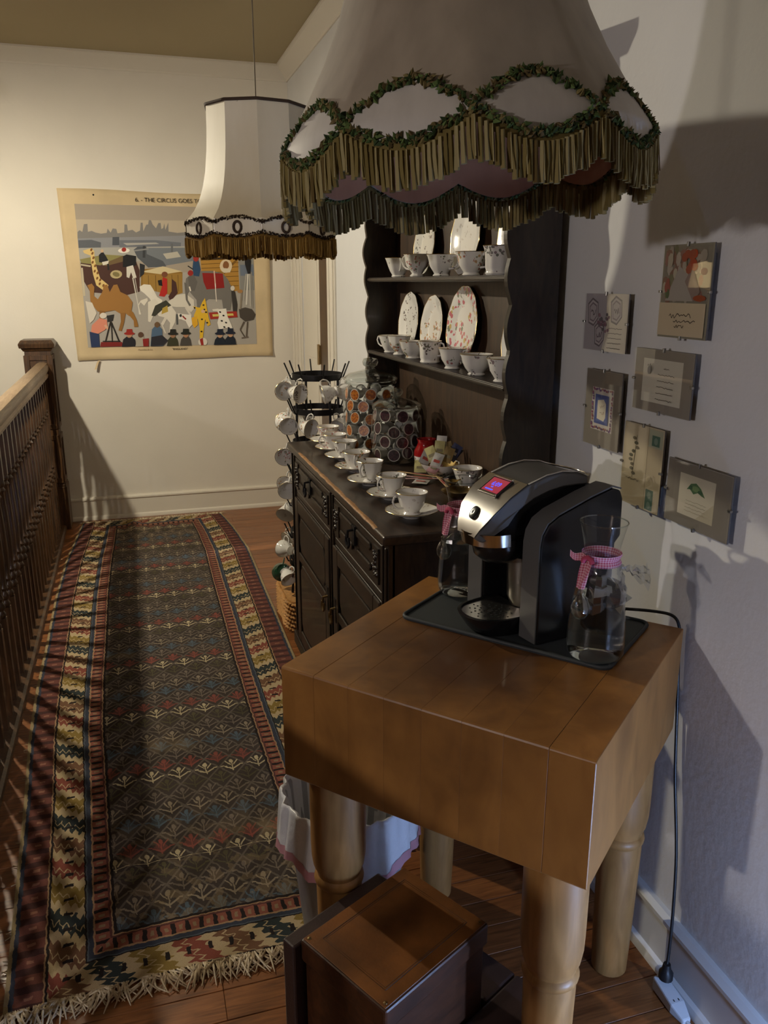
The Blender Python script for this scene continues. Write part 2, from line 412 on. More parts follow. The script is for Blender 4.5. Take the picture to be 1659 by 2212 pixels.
def pendant(label, loc, prof, z0, N_, phase, flat, up, drop, band, fringe, cols, buttons, nstrand, cable_top):
    """prof: list of (z, r) from the top down to the cusp height z0 (r0)."""
    t = thing('pendant_lamp', label, 'lamp', (loc[0], loc[1], 0))
    def pr(z):
        if z <= prof[-1][0]: return prof[-1][1]
        for (za, ra), (zb, rb) in zip(prof, prof[1:]):
            if za >= z >= zb:
                k = (z-zb)/(za-zb); return rb + (ra-rb)*k
        return prof[0][1]
    def phi(a): return ((a-phase) % (2*pi/N_)) - pi/N_
    def rad(a, z):
        f = cos(pi/N_)/cos(phi(a)); return pr(z)*(1-flat + flat*f)
    def arc(a): return cos(phi(a)*N_/2)
    def hem(a): return z0 - band - drop*arc(a)
    def top(a): return z0 + up*arc(a)
    def P(a, z, off=0): r = rad(a, z)+off; return (r*cos(a), r*sin(a), z)
    n = N_*12
    # skin
    def skin(off, zt, matl, nm):
        m = MB(); rows = 26; vs = []; fs = []
        for j in range(rows+1):
            for k in range(n):
                a = 2*pi*k/n + phase; zz = zt + (hem(a)-zt)*j/rows; vs.append(P(a, zz, off))
        for j in range(rows):
            for k in range(n): fs.append((j*n+k, j*n+(k+1) % n, (j+1)*n+(k+1) % n, (j+1)*n+k))
        m.add(vs, fs); return m.build(nm, matl, t, smooth=14 if flat > .5 else 40, fix=True)
    zt = prof[0][0]
    skin(0, zt, cols['skin'], 'shade_cover')
    skin(-.004, zt-.002, cols['lining'], 'lining')
    # paler fabric between the scallop lines, one piece for each panel
    for k in range(N_):
        a0 = phase + k*2*pi/N_ + .012; a1 = phase + (k+1)*2*pi/N_ - .012
        def inset(u, v, a0=a0, a1=a1):
            a = a0 + (a1-a0)*u; lo, hi = hem(a)+.002, top(a)-.001; return P(a, lo + (hi-lo)*v, .0014)
        m = MB(); m.grid(inset, 14, 6); m.build('inset_panel', cols['inset'], t, smooth=40)
    # braid along both scallop lines
    def braid(fn, nm, step, size, off=.003):
        m = MB(); cnt = int(2*pi*prof[-1][1]/step)
        for k in range(cnt):
            a = 2*pi*k/cnt + phase
            for q in range(cols['bl']):
                zz = fn(a) + random.uniform(-1, 1)*size*.9
                c = Vector(P(a + random.uniform(-.5, .5)*step/prof[-1][1], zz, off)); s1 = size*random.uniform(.6, 1.15)
                d1 = Vector((random.uniform(-1, 1), random.uniform(-1, 1), random.uniform(-1, 1))).normalized(); d2 = d1.orthogonal().normalized(); d3 = d1.cross(d2)
                vs = [c+d1*s1, c-d1*s1, c+d2*s1*.6, c-d2*s1*.6, c+d3*s1*.45, c-d3*s1*.45]
                g = random.choice(cols['braid'])
                m.add([tuple(v) for v in vs], [(0, 2, 4), (2, 1, 4), (1, 3, 4), (3, 0, 4), (2, 0, 5), (1, 2, 5), (3, 1, 5), (0, 3, 5)], g)
        return m.build(nm, BRAIDM, t, fix=False)
    braid(lambda a: top(a), 'braid', cols['step'], cols['size'])
    braid(lambda a: hem(a)+.003, 'braid', cols['step'], cols['size'])
    # heading band and fringe
    m = MB(); vs = []; fs = []
    for k in range(n):
        a = 2*pi*k/n + phase; vs += [P(a, hem(a)+.002, .002), P(a, hem(a)-.012, .004)]
    for k in range(n): j = (k+1) % n; fs.append((2*k, 2*j, 2*j+1, 2*k+1))
    m.add(vs, fs, cols['fringe'][0])
    for k in range(nstrand):
        a = 2*pi*(k+random.uniform(-.15, .15))/nstrand + phase
        L = fringe*random.uniform(.88, 1.04); w = 2*pi*prof[-1][1]/nstrand*.58
        zt_ = hem(a)-.006; g = random.choice(cols['fringe'])
        s = [P(a, zt_, .004), P(a, zt_-L*.4, .0035+random.uniform(-.001, .001)), P(a+random.uniform(-.006, .006), zt_-L, .003+random.uniform(-.003, .002))]
        m.tube(s, [w*.75, w*.95, w*1.0], 5, col=g)
        if k % 3 == 0:
            g2 = cols['fringe'][-1]
            m.tube([P(a+.004, zt_, .006), P(a+.006, zt_-L*.95, .008)], w*.22, 3, col=g2)
    f = m.build('fringe', BRAIDM, t, smooth=50, fix=False); f['kind'] = 'stuff'
    m = MB()
    ring = [P(2*pi*k/80+phase, zt, .001) for k in range(80)]
    m.tube(ring, .004, 6, closed=True); m.build('top_trim', cols['toptrim'], t, smooth=60)
    m = MB()
    for k in range(3): a = 2*pi*k/3; m.tube([(0, 0, zt-.02), (rad(a, zt)*cos(a), rad(a, zt)*sin(a), zt-.004)], .002, 6)
    m.lathe([(0, zt-.05), (.016, zt-.05), (.016, zt-.02), (.006, zt-.008), (0, zt-.006)], 16); m.build('fitter', BRASS, t, smooth=40)
    m = MB(); m.tube([(0, 0, zt-.01), (0, 0, cable_top)], .0016, 6); m.build('cord', plain('brown_flex', (.16, .12, .07), .6), t)
    if buttons:
        for k in range(N_):
            a = phase + (k+.5)*2*pi/N_; zz = z0 - band*.45; c = Vector(P(a, zz, .003)); ti = Vector((-sin(a), cos(a), 0))
            m = MB(); m.tube([tuple(c + ti*cos(q)*.0095 + Vector((0, 0, 1))*sin(q)*.0125) for q in [2*pi*i/16 for i in range(16)]], .0032, 6, closed=True); m.build('button_ring', cols['toptrim'], t, smooth=60)
    return t
green = [srgb(c) for c in ((58, 74, 38), (80, 96, 52), (44, 58, 32), (104, 92, 56), (92, 78, 50))]
olive = [srgb(c) for c in ((100, 86, 46), (112, 98, 56), (86, 70, 36), (122, 108, 68), (140, 128, 90))]
gold = [srgb(c) for c in ((124, 92, 38), (142, 108, 48), (104, 74, 28), (150, 118, 58), (182, 148, 84))]
brown = [srgb(c) for c in ((46, 34, 24), (60, 46, 32), (36, 28, 22), (72, 56, 38))]
LINK = fabric('pink_lining', srgb((150, 104, 74)), srgb((164, 116, 84)))
LINC = fabric('cream_lining', srgb((190, 170, 130)), srgb((200, 180, 140)))
big = pendant('large greyish pendant lampshade with green scalloped braid and fringe, nearest the camera', (-.671, 1.019),
        [(2.06, .112), (2.0, .117), (1.94, .125), (1.88, .139), (1.84, .153), (1.80, .171), (1.76, .193), (1.73, .211), (1.705, .224)], 1.708, 10, radians(34), .35, .034, .026, .004, .040,
        dict(skin=fabric('grey_beige_silk', srgb((126, 114, 98)), srgb((144, 131, 114)), .6, .3, scale=(26, 26, 9)), lining=LINK, inset=fabric('pale_inset_silk', srgb((160, 153, 144)), srgb((176, 169, 160)), .6, .3), braid=green, bl=6, step=.0065, size=.0060, fringe=olive, toptrim=plain('olive_cord', srgb((84, 76, 44)), .8)), False, 250, H)
pendant('cream satin pendant lampshade with dark braid and gold fringe before the poster', (-.735, 2.26),
        [(1.974, .130), (1.92, .131), (1.87, .134), (1.82, .140), (1.78, .149), (1.75, .160), (1.725, .174), (1.70, .196)], 1.692, 10, radians(10), 1.0, .012, .009, .026, .040,
        dict(skin=fabric('cream_satin', srgb((226, 210, 172)), srgb((238, 224, 190)), .35, .3, scale=(14, 14, 3)), lining=LINC, inset=fabric('ivory_inset', srgb((232, 218, 186)), srgb((240, 228, 200)), .5, .3), braid=brown, bl=5, step=.006, size=.0042, fringe=gold, toptrim=plain('brown_cord', srgb((66, 48, 30)), .8)), True, 230, H)

# the near shade hangs a little crooked: its left and far side sit lower
cc = Matrix.Translation((-.671, 1.019, 1.71))
big.matrix_world = cc @ Matrix.Rotation(radians(-3.2), 4, Vector((.376, .927, 0))) @ Matrix.Rotation(radians(-2.5), 4, Vector((.927, -.376, 0))) @ cc.inverted() @ Matrix.Translation((-.671, 1.019, 0))

# ------------------------------------------------------------------ balustrade
bal = thing('balustrade', 'dark oak landing balustrade with turned balusters and panelled newel post', 'railing', (-1.62, 0, 0))
m = MB(); c = -.02; yn = 5.57
m.box(c-.075, c+.075, yn-.075, yn+.075, 0, 1.16); nw = m.build('newel_post', OAKD, bal, bevel=.003)
m = MB()
for s, ax in ((-1, 'y'), (1, 'x'), (-1, 'x')):
    for z0, z1 in ((.31, .62), (.66, 1.12)):
        for (u0, u1, w0, w1) in ((-.08, -.05, z0, z1), (.05, .08, z0, z1), (-.05, .05, z0, z0+.03), (-.05, .05, z1-.03, z1)):
            if ax == 'y': m.box(c+u0, c+u1, yn-.083, yn-.075, w0, w1)
            else: m.box(c+s*.075 if s > 0 else c-.083, c+.083 if s > 0 else c-.075, yn+u0, yn+u1, w0, w1)
m.build('panel_frame', OAKD, nw, bevel=.002, seg=1)
m = MB(); m.box(c-.088, c+.088, yn-.088, yn+.088, 0, .285); m.box(c-.084, c+.084, yn-.084, yn+.084, .285, .30); m.build('plinth', OAKD, nw, bevel=.004)
m = MB(); z = 1.15
for r0, z0, r1, z1 in ((.080, 1.145, .092, 1.165), (.100, 1.165, .104, 1.19), (.104, 1.19, .088, 1.213)):
    m.add([(c-r0, yn-r0, z0), (c+r0, yn-r0, z0), (c+r0, yn+r0, z0), (c-r0, yn+r0, z0), (c-r1, yn-r1, z1), (c+r1, yn-r1, z1), (c+r1, yn+r1, z1), (c-r1, yn+r1, z1)],
          [(0, 3, 2, 1), (4, 5, 6, 7), (0, 1, 5, 4), (1, 2, 6, 5), (2, 3, 7, 6), (3, 0, 4, 7)])
m.build('cap', OAKD, nw, bevel=.002, seg=1)
rp = [(-.026, .985), (.026, .985), (.030, 1.0), (.024, 1.012), (.034, 1.03), (.037, 1.055), (.030, 1.072), (.012, 1.080), (-.012, 1.080), (-.030, 1.072), (-.037, 1.055), (-.034, 1.03), (-.024, 1.012), (-.030, 1.0)]
m = MB(); m.prism(rp, YB, 5.49, 'y'); m.build('handrail', RAILW, bal, smooth=40)
m = MB(); m.prism([(-.04, 0), (.04, 0), (.04, .022), (.03, .03), (-.03, .03), (-.04, .022)], YB, 5.48, 'y'); m.build('base_rail', OAKD, bal)
m = MB(); q = .0155
m.box(-q, q, -q, q, .03, .36); m.box(-q*.86, q*.86, -q*.86, q*.86, .80, .99)
bprof = [(.008, .358), (.0155, .366), (.0165, .376), (.010, .388), (.0165, .398), (.0165, .410), (.009, .424), (.0155, .436), (.009, .452), (.0125, .50), (.0150, .56), (.0135, .64), (.010, .72), (.0085, .752), (.0155, .762), (.009, .774), (.0150, .784), (.0150, .794), (.008, .806)]
m.lathe(bprof, 12)
b0 = m.build('baluster', OAKD, bal, smooth=40)
yy = 5.40; first = True
while yy > .45:
    o = b0 if first else b0.copy()
    if not first: C.objects.link(o)
    first = False; o.location = (0, yy, 0); yy -= .116

# ------------------------------------------------------------------ rug
RW, R0, R1 = 1.03, 1.60, 5.55
def rugmat():
    m, nt, b = newmat('woven_wool_rug'); N.nt = nt
    uvn = nt.nodes.new('ShaderNodeUVMap'); sp = nt.nodes.new('ShaderNodeSeparateXYZ'); nt.links.new(uvn.outputs[0], sp.inputs[0])
    nz = nt.nodes.new('ShaderNodeTexNoise'); nz.inputs['Scale'].default_value = 45; nz.inputs['Detail'].default_value = 2
    nt.links.new(uvn.outputs[0], nz.inputs['Vector'])
    j = (N(nz.outputs['Fac']) - .5)*.012
    u = N(sp.outputs[0]) + j; v = N(sp.outputs[1]) + j
    L = R1-R0
    es = u.min(RW - u); ee = v.min(L - v) + .09
    e = es.min(ee); isend = ee < es
    s = v*(1-isend) + u*isend
    K = lambda *c: srgb(c)
    cream, red, dred, navy, dk, tan, olive_, blue = K(178, 158, 124), K(106, 66, 58), K(92, 58, 54), K(58, 62, 74), K(42, 36, 35), K(156, 126, 96), K(78, 72, 48), K(62, 78, 92)
    nv = nnoise(uvn.outputs[0], 6)
    # field: diamond lattice with palmettes
    p = u/.088 + v/.118; q = u/.088 - v/.118
    ip = p.fl(); iq = q.fl(); fp = p.fr() - .5; fq = q.fr() - .5
    X = ((fp + fq)*.5).abs(); Y = (fp - fq)*.5
    row = (ip - iq).mod(7); colr = (ip + iq).mod(3)
    line = ((fp.abs() > .455) + (fq.abs() > .455)).min(1)
    arm = ((Y - X*1.15 + .02).abs() < .036)*(X < .25)*(X > .05)
    leaf = ((Y + .17 - X*.55).abs() < .032)*(X < .30)
    stem = (X < .022)*(Y.abs() < .26)
    bulb_ = ((X*X*1.6 + (Y - .22)*(Y - .22)) < .010)
    dash = ((Y - .02).abs() < .025)*((X - .36).abs() < .07)
    mot = (arm + leaf + stem + bulb_ + dash).min(1)
    mc = nmix((row < .5), K(122, 110, 98), K(200, 184, 148))
    mc = nmix((row > .5)*(row < 1.5), mc, K(140, 76, 66)); mc = nmix((row > 2.5)*(row < 3.5), mc, K(84, 100, 112)); mc = nmix((row > 3.5)*(row < 4.5), mc, K(150, 136, 116)); mc = nmix((row > 5.5), mc, K(90, 84, 60))
    fc = nmix(nv, K(44, 39, 38), K(80, 70, 63))
    fill = (X*1.0 + Y.abs() < .27)*((row > .5)*(row < 1.5) + (row > 2.5)*(row < 3.5))
    fc = nmix(fill*.30, fc, mc); fc = nmix(line*.32, fc, K(136, 126, 114)); fc = nmix(mot*(.45 + nnoise(uvn.outputs[0], 9, 2)*.6).min(.9), fc, mc)
    wear = nnoise(uvn.outputs[0], 3.1, 6)
    wf = N.op('MULTIPLY', (wear - .60).max(0), 5.0, clamp=True); endw = N.op('MULTIPLY', (.75 - (v.min(L-v))).max(0), .5, clamp=True)
    fc = nmix((wf*.6 + endw*(nnoise(uvn.outputs[0], 22, 3) > .54)*.9).min(.8), fc, K(160, 138, 104))
    # main border: cream with serrated diagonal leaves
    zig = ((e*48).fr() - .5).abs()*.42 + (nnoise(uvn.outputs[0], 40, 1) - .5)*.22
    t = s/.105 + (e - .14)*6.0 + zig
    tf = t.fr(); tid = t.fl().mod(4)
    bc = nmix((tid < .5), K(112, 82, 62), K(128, 72, 60)); bc = nmix((tid > 1.5)*(tid < 2.5), bc, K(52, 58, 58)); bc = nmix(tid > 2.5, bc, K(132, 110, 60))
    mb = nmix((tf < .64), cream, bc); mb = nmix((tf > .22)*(tf < .28), mb, cream)
    mb = nmix(((s/.0525).fr() < .2)*(((e - .14).abs() < .012)), mb, dk)
    # guards
    g1 = nmix(((s/.055).fr() - .5).abs() < .30, K(72, 48, 46), red); g1 = nmix((((s/.055).fr() - .5).abs() < .09)*((e - .052).abs() < .009), g1, K(140, 100, 84))
    g2 = nmix(((s/.036).fr() - .5).abs() < .34, dk, K(134, 82, 68)); g2 = nmix((((s/.036).fr() - .5).abs() < .12)*((e - .222).abs() < .008), g2, K(140, 118, 92))
    col = fc
    for lim, cc in ((.258, dk), (.250, tan), (.246, dred), (.240, g2), (.205, tan), (.200, navy), (.188, K(82, 88, 96)), (.184, dk), (.180, mb), (.094, dk), (.088, tan), (.084, g1), (.020, navy), (.010, K(150, 132, 100))):
        col = nmix(e < lim, col, cc)
    grain = nnoise(uvn.outputs[0], 420, 2)
    col = nmix((grain - .42)*.8, col, K(20, 16, 15))
    nt.links.new(col.k, b.inputs['Base Color']); b.inputs['Roughness'].default_value = .95; b.inputs['Specular IOR Level'].default_value = .1
    bp = nt.nodes.new('ShaderNodeBump'); bp.inputs['Strength'].default_value = .5; bp.inputs['Distance'].default_value = .002
    nt.links.new(grain.k, bp.inputs['Height']); nt.links.new(bp.outputs[0], b.inputs['Normal'])
    return m
edges = [(1.60, -1.470, -.485), (1.9, -1.485, -.505), (2.4, -1.512, -.515), (2.8, -1.540, -.516), (3.2, -1.550, -.516), (3.6, -1.550, -.512), (4.2, -1.556, -.506), (4.75, -1.545, -.500), (5.2, -1.515, -.53), (5.55, -1.490, -.575)]
def redge(y):
    for (a, l0, r0), (b, l1, r1) in zip(edges, edges[1:]):
        if a <= y <= b: k = (y-a)/(b-a); return l0+(l1-l0)*k, r0+(r1-r0)*k
    return edges[-1][1:] if y > 3 else edges[0][1:]
rug = thing('runner_rug', 'long worn oriental runner rug with cream leaf border along the landing', 'rug', (0, 0, 0))
nu, nv_ = 36, 180; vs = []; uv = []
for j in range(nv_+1):
    y = R0 + (R1-R0)*j/nv_; l0, r0 = redge(y)
    for i in range(nu+1):
        k = i/nu; x = l0 + (r0-l0)*k
        z = .007 + .0025*sin(x*9+y*2)*sin(y*5.3) + .0035*max(0, sin(y*17+x*4))*(1 if y > 4.7 else .15)
        z += .022*math.exp(-((x+1.16)/.035)**2 - ((y-5.42)/.12)**2)
        vs.append((x, y + .018*sin(k*3.1) * (1 if y < 2 else 0), max(z, .003))); uv.append((k*RW, y-R0))
m = MB(); w = nu+1
m.add(vs, [(j*w+i, j*w+i+1, (j+1)*w+i+1, (j+1)*w+i) for j in range(nv_) for i in range(nu)])
m.build('pile', rugmat(), rug, smooth=60, uv=uv, fix=False)
m = MB()
creamf = [srgb(c) for c in ((206, 190, 160), (186, 168, 138), (216, 202, 176), (170, 150, 122))]
for end, sg, cnt in ((R0, -1, 420), (R1, 1, 260)):
    for k in range(cnt):
        kk = random.random(); l0, r0 = redge(end); x = l0+(r0-l0)*kk; y = end + (.018*sin(kk*3.1) if sg < 0 else 0)
        Ln = random.uniform(.03, .07) if sg < 0 else random.uniform(.02, .045); a = random.gauss(0, .6)
        m.tube([(x, y-sg*.004, .006), (x+.4*Ln*sin(a), y+sg*Ln*.5*cos(a), .008+random.uniform(0, .008)), (x+Ln*sin(a*1.5), y+sg*Ln*cos(a), .003+random.uniform(0, .004))], [.0022, .0026, .0012], 4, col=random.choice(creamf))
for k in range(26):
    y = R0 + 2*random.random(); x = redge(y)[0]
    m.tube([(x, y, .006), (x-.012, y+random.uniform(-.01, .01), .006)], .0015, 3, col=random.choice(creamf))
f = m.build('fringe', BRAIDM, rug, fix=False); f['kind'] = 'stuff'
# ------------------------------------------------------------------ dresser (hutch)
HX0, HX1, HY0, HY1, HZ = -.485, -.03, 1.93, 3.27, .92
hut = thing('dresser', 'dark oak dresser with scalloped open shelves standing against the right wall', 'dresser', (-.26, 2.6, 0))
def HM(): m = MB(); m.M = Matrix.Translation((.26, -2.6, 0)); return m
m = HM(); m.box(HX0-.018, HX1, HY0-.014, HY1+.014, HZ-.028, HZ); m.build('counter_top', HUTCHT, hut, bevel=.007, seg=3)
m = HM()
for k in range(24):
    y = 2.0 + k*.05; 
    if y > 3.0: break
    w = .006 + .006*abs(sin(k*.9))*(1.3 - abs(y-2.35)); w = max(.004, w)
    w2 = .004 + .006*abs(sin((k+1)*.9))*(1.3 - abs(y+.05-2.35)); cx_, cz_ = HX0-.011, HZ-.007
    lo = (.25 + .5*abs(sin(k*1.7)), .25 + .5*abs(sin((k+1)*1.7)))
    vs = []
    for yy_, ww, l_ in ((y, w*.6, lo[0]), (y+.05, w2*.6, lo[1])):
        for q in range(5):
            th = pi - (pi/2)*(l_*.6 + (1-l_*.6)*q/4); vs.append((cx_ + .0076*cos(th), yy_, cz_ + .0076*sin(th)))
        vs.append((cx_+ww, yy_, HZ+.0005))
    m.add(vs, [(q, q+1, q+7, q+6) for q in range(5)])
m.build('worn_edge', WEAR, hut, fix=False)
for y0 in (HY0, HY1-.02):
    m = HM(); m.box(HX0+.01, HX1, y0, y0+.02, .0, HZ-.028); m.build('side_panel', HUTCH, hut, bevel=.002, seg=1)
m = HM(); m.box(HX1-.012, HX1, HY0+.02, HY1-.02, .06, HZ-.028); m.box(HX0+.03, HX1-.012, HY0+.02, HY1-.02, .07, .085); m.build('carcass', HUTCH, hut)
for y0, y1 in ((HY0, HY0+.055), (2.528, 2.588), (HY1-.075, HY1)):
    m = HM(); m.box(HX0, HX0+.02, y0, y1, .0, HZ-.028); m.box(HX0-.006, HX0, y0+.008, y0+.018, .09, HZ-.04); m.box(HX0-.006, HX0, y1-.018, y1-.008, .09, HZ-.04); m.build('stile', HUTCH, hut, bevel=.002, seg=1)
for z0, z1 in ((HZ-.045, HZ-.028), (.712, .737), (.0, .085)):
    m = HM(); m.box(HX0, HX0+.02, HY0+.055, 2.528, z0, z1); m.box(HX0, HX0+.02, 2.588, HY1-.075, z0, z1)
    if z0 == 0: m.box(HX0-.014, HX0, HY0-.008, HY1+.008, .03, .085)
    m.build('rail', HUTCH, hut, bevel=.003, seg=1)
def pull(y, z, par, brass=False):
    m = HM(); m.box(HX0-.010, HX0-.004, y-.014, y+.014, z-.03, z+.03); m.lathe([(0, 0)], 4) if False else None
    m.tube([(HX0-.010, y, z+.018), (HX0-.026, y, z+.016), (HX0-.028, y, z-.004)], .0045, 7)
    m.tube([(HX0-.027, y-.012, z-.002), (HX0-.027, y-.018, z-.022), (HX0-.026, y, z-.036), (HX0-.027, y+.018, z-.022), (HX0-.027, y+.012, z-.002)], .0045, 7)
    return m.build('drop_handle', BRASS if brass else IRON, par, smooth=50)
for y0, y1 in ((HY0+.057, 2.526), (2.590, HY1-.077)):
    m = HM(); m.box(HX0-.002, HX0+.015, y0, y1, .739, HZ-.047); dr = m.build('drawer', HUTCH, hut, bevel=.002, seg=1)
    yc = (y0+y1)/2
    for z0 in (.768, .828):
        for ya, yb in ((y0+.10, yc-.028), (yc+.028, y1-.10)):
            m = HM(); m.prism([(ya, z0), (yb, z0), (yb+.008, z0+.011), (yb, z0+.022), (ya, z0+.022), (ya-.008, z0+.011)], HX0-.009, HX0-.002, 'x'); m.build('moulding', HUTCH, dr, bevel=.003)
    for ye in (y0+.045, y1-.045):
        m = HM(); m.box(HX0-.007, HX0-.002, ye-.028, ye+.028, .755, HZ-.062)
        for k in range(14):
            cy, cz = ye+random.uniform(-.02, .02), random.uniform(.77, HZ-.075); r = random.uniform(.005, .010)
            m.lathe([(r*sin(pi*i/5), 0) for i in range(1)], 3) if False else m.tube([(HX0-.006, cy, cz), (HX0-.011, cy, cz), (HX0-.013, cy, cz)], [r, r*.8, r*.2], 7)
        m.build('carving', HUTCH, dr, smooth=50)
    pull(yc, .822, dr)
for y0, y1, yh in ((HY0+.057, 2.526, 2.50), (2.590, HY1-.077, 2.615)):
    m = HM(); m.box(HX0-.001, HX0+.008, y0, y1, .088, .710); do = m.build('door', HUTCH, hut, bevel=.002, seg=1)
    m = HM()
    for a, b_, z0, z1 in ((y0, y0+.06, .088, .71), (y1-.06, y1, .088, .71), (y0+.06, y1-.06, .655, .71), (y0+.06, y1-.06, .088, .14), (y0+.06, y1-.06, .455, .49)):
        m.box(HX0-.010, HX0-.001, a, b_, z0, z1)
    m.build('frame', HUTCH, do, bevel=.004)
    for z0, z1 in ((.50, .645), (.15, .445)):
        m = HM(); ya, yb = y0+.075, y1-.075; k = .03
        m.prism([(ya+k, z0), (yb-k, z0), (yb, z0+k), (yb, z1-k), (yb-k, z1), (ya+k, z1), (ya, z1-k), (ya, z0+k)], HX0-.007, HX0-.001, 'x'); m.build('raised_panel', HUTCH, do, bevel=.005)
    m = HM(); yy = y0+.02
    m.box(HX0-.012, HX0-.004, yh-.012, yh+.012, .44, .53); m.build('lock_plate', IRON, do, bevel=.003)
    pull(yh, .475, do, True)
def scal(z):
    base = -.158
    return base - .012*abs(sin(pi*(z-.92)/.115)) - (.010*sin(pi*(z-1.52)/.26) if 1.52 < z < 1.78 else 0)
for y0 in (HY0+.003, HY1-.023):
    zs = [HZ + (2.05-HZ)*k/100 for k in range(101)]
    m = HM(); m.prism([(HX1, HZ)] + [(scal(z), z) for z in zs] + [(HX1, 2.05)], y0, y0+.02, 'y'); m.build('upper_side', HUTCH, hut)
for z in (1.290, 1.570, 1.83):
    m = HM(); m.box(-.162, HX1-.01, HY0+.023, HY1-.023, z-.016, z); m.box(-.166, -.156, HY0+.023, HY1-.023, z-.013, z-.003); m.build('shelf', HUTCH, hut, bevel=.003)
m = HM(); m.box(HX1-.010, HX1, HY0+.023, HY1-.023, HZ, 2.05); m.build('back_panel', HUTCHB, hut)
m = HM(); m.prism([(-.03, 2.05), (-.17, 2.05), (-.20, 2.09), (-.20, 2.11), (-.03, 2.11)], HY0-.02, HY1+.02, 'y'); m.build('cornice', HUTCH, hut)

# ------------------------------------------------------------------ china
def china(name, cols, thr=.5, scale=110, base=(.80, .78, .74), lim=.46):
    m, nt, b = newmat(name); N.nt = nt
    tc = nt.nodes.new('ShaderNodeTexCoord'); oi = nt.nodes.new('ShaderNodeObjectInfo')
    va = nt.nodes.new('ShaderNodeVectorMath'); va.operation = 'MULTIPLY_ADD'; va.inputs[1].default_value = (3.1, 1.7, 2.3)
    nt.links.new(oi.outputs['Random'], va.inputs[0]); nt.links.new(tc.outputs['Object'], va.inputs[2])
    vo = nt.nodes.new('ShaderNodeTexVoronoi'); vo.inputs['Scale'].default_value = scale; nt.links.new(va.outputs[0], vo.inputs['Vector'])
    sp = nt.nodes.new('ShaderNodeSeparateColor'); nt.links.new(vo.outputs['Color'], sp.inputs[0])
    big = nnoise(va.outputs[0], scale*.30, 1); fine = nnoise(va.outputs[0], scale*4, 2)
    rr = N(sp.outputs[0]); gg = N(sp.outputs[1]); ds = N(vo.outputs['Distance'])
    msk = ((ds + (fine-.5)*.3) < lim)*(big > thr)
    c = nmix(rr > .45, cols[0], cols[1]); c = nmix(rr > .75, c, cols[2])
    fin = nmix(msk*.85, base, c)
    nt.links.new(fin.k, b.inputs['Base Color']); b.inputs['Roughness'].default_value = .15; b.inputs['Coat Weight'].default_value = .3
    return m
K = lambda *c: srgb(c)
CH = [china('rose_china', [K(170, 84, 84), K(96, 110, 70), K(196, 130, 120)], .585),
      china('brown_sprig_china', [K(70, 48, 44), K(96, 66, 50), K(88, 94, 60)], .585, 120),
      china('grey_leaf_china', [K(98, 94, 92), K(120, 98, 104), K(76, 84, 70)], .58, 110),
      china('gold_floral_china', [K(186, 140, 78), K(170, 90, 60), K(110, 116, 76)], .57, 95),
      china('white_china', [K(200, 190, 180), K(190, 180, 170), K(200, 196, 190)], .6)]
GREENC = china('green_glaze', [K(30, 66, 44), K(26, 58, 38), K(34, 70, 48)], .2, 60, base=srgb((30, 64, 44)))
PROF = {
 'bell': [(0, .005), (.018, .005), (.023, 0), (.0255, .002), (.021, .008), (.026, .016), (.035, .030), (.038, .044), (.0415, .056), (.045, .063)],
 'flare': [(0, .004), (.020, .004), (.024, 0), (.026, .003), (.022, .007), (.033, .020), (.041, .036), (.045, .050), (.049, .060)],
 'straight': [(0, .003), (.026, .003), (.030, 0), (.033, .004), (.030, .010), (.033, .018), (.034, .045), (.036, .062), (.040, .072)],
 'tulip': [(0, .005), (.017, .005), (.022, 0), (.024, .003), (.017, .010), (.023, .020), (.035, .034), (.0385, .048), (.041, .062), (.044, .070)],
 'cone': [(0, .004), (.019, .004), (.022, 0), (.024, .003), (.021, .007), (.029, .020), (.036, .038), (.042, .055), (.046, .064)],
}
def cup(kind, mat, lobes=0, handle=True, inner=None):
    t = thing('teacup', '', 'cup')
    p = PROF[kind]; top = p[-1]; th = .0022
    inn = [(max(r-th, 0), max(z, .007)) for r, z in p[4:]][::-1]
    prof = p + [(top[0]-.001, top[1]+.0008)] + inn + [(0, inn[-1][1])]
    m = MB(); m.lathe(prof, 32 if not lobes else 40, lobes=lobes, amp=.03 if lobes else 0); m.build('bowl', mat, t, smooth=50)
    m = MB(); q = 40
    m.tube([((top[0]-.0003)*(1+(.03*cos(lobes*2*pi*k/q) if lobes else 0))*cos(2*pi*k/q), (top[0]-.0003)*(1+(.03*cos(lobes*2*pi*k/q) if lobes else 0))*sin(2*pi*k/q), top[1]+.0006) for k in range(q)], .0009, 5, closed=True); m.build('gilt_rim', GILT, t, smooth=60)
    if handle:
        h = top[1]; r0 = top[0]-.005
        pts = [(r0, 0, h*.86), (r0+.010, 0, h*.95), (r0+.022, 0, h*.90), (r0+.027, 0, h*.70), (r0+.020, 0, h*.48), (r0+.008, 0, h*.36), (r0-.008, 0, h*.34)]
        m = MB(); m.tube(pts, [.0032, .003, .003, .003, .003, .003, .0034], 7, up=(0, 1, 0)); m.build('handle', mat, t, smooth=60)
    return t
def saucer(mat, R=.072):
    t = thing('saucer', '', 'saucer')
    s = R/.072
    prof = [(0, .006), (.022, .006), (.024, .003), (.0255, 0), (.027, .003), (.045, .010), (.062, .016), (.072, .021), (.0725, .0225), (.062, .0185), (.045, .0125), (.028, .008), (0, .008)]
    m = MB(); m.lathe([(r*s, z) for r, z in prof], 40, lobes=10, amp=.012); m.build('dish', mat, t, smooth=50)
    m = MB(); m.tube([(.0722*s*(1+.012*cos(10*2*pi*k/50))*cos(2*pi*k/50), .0722*s*(1+.012*cos(10*2*pi*k/50))*sin(2*pi*k/50), .0222) for k in range(50)], .0009, 5, closed=True); m.build('gilt_rim', GILT, t, smooth=60)
    return t
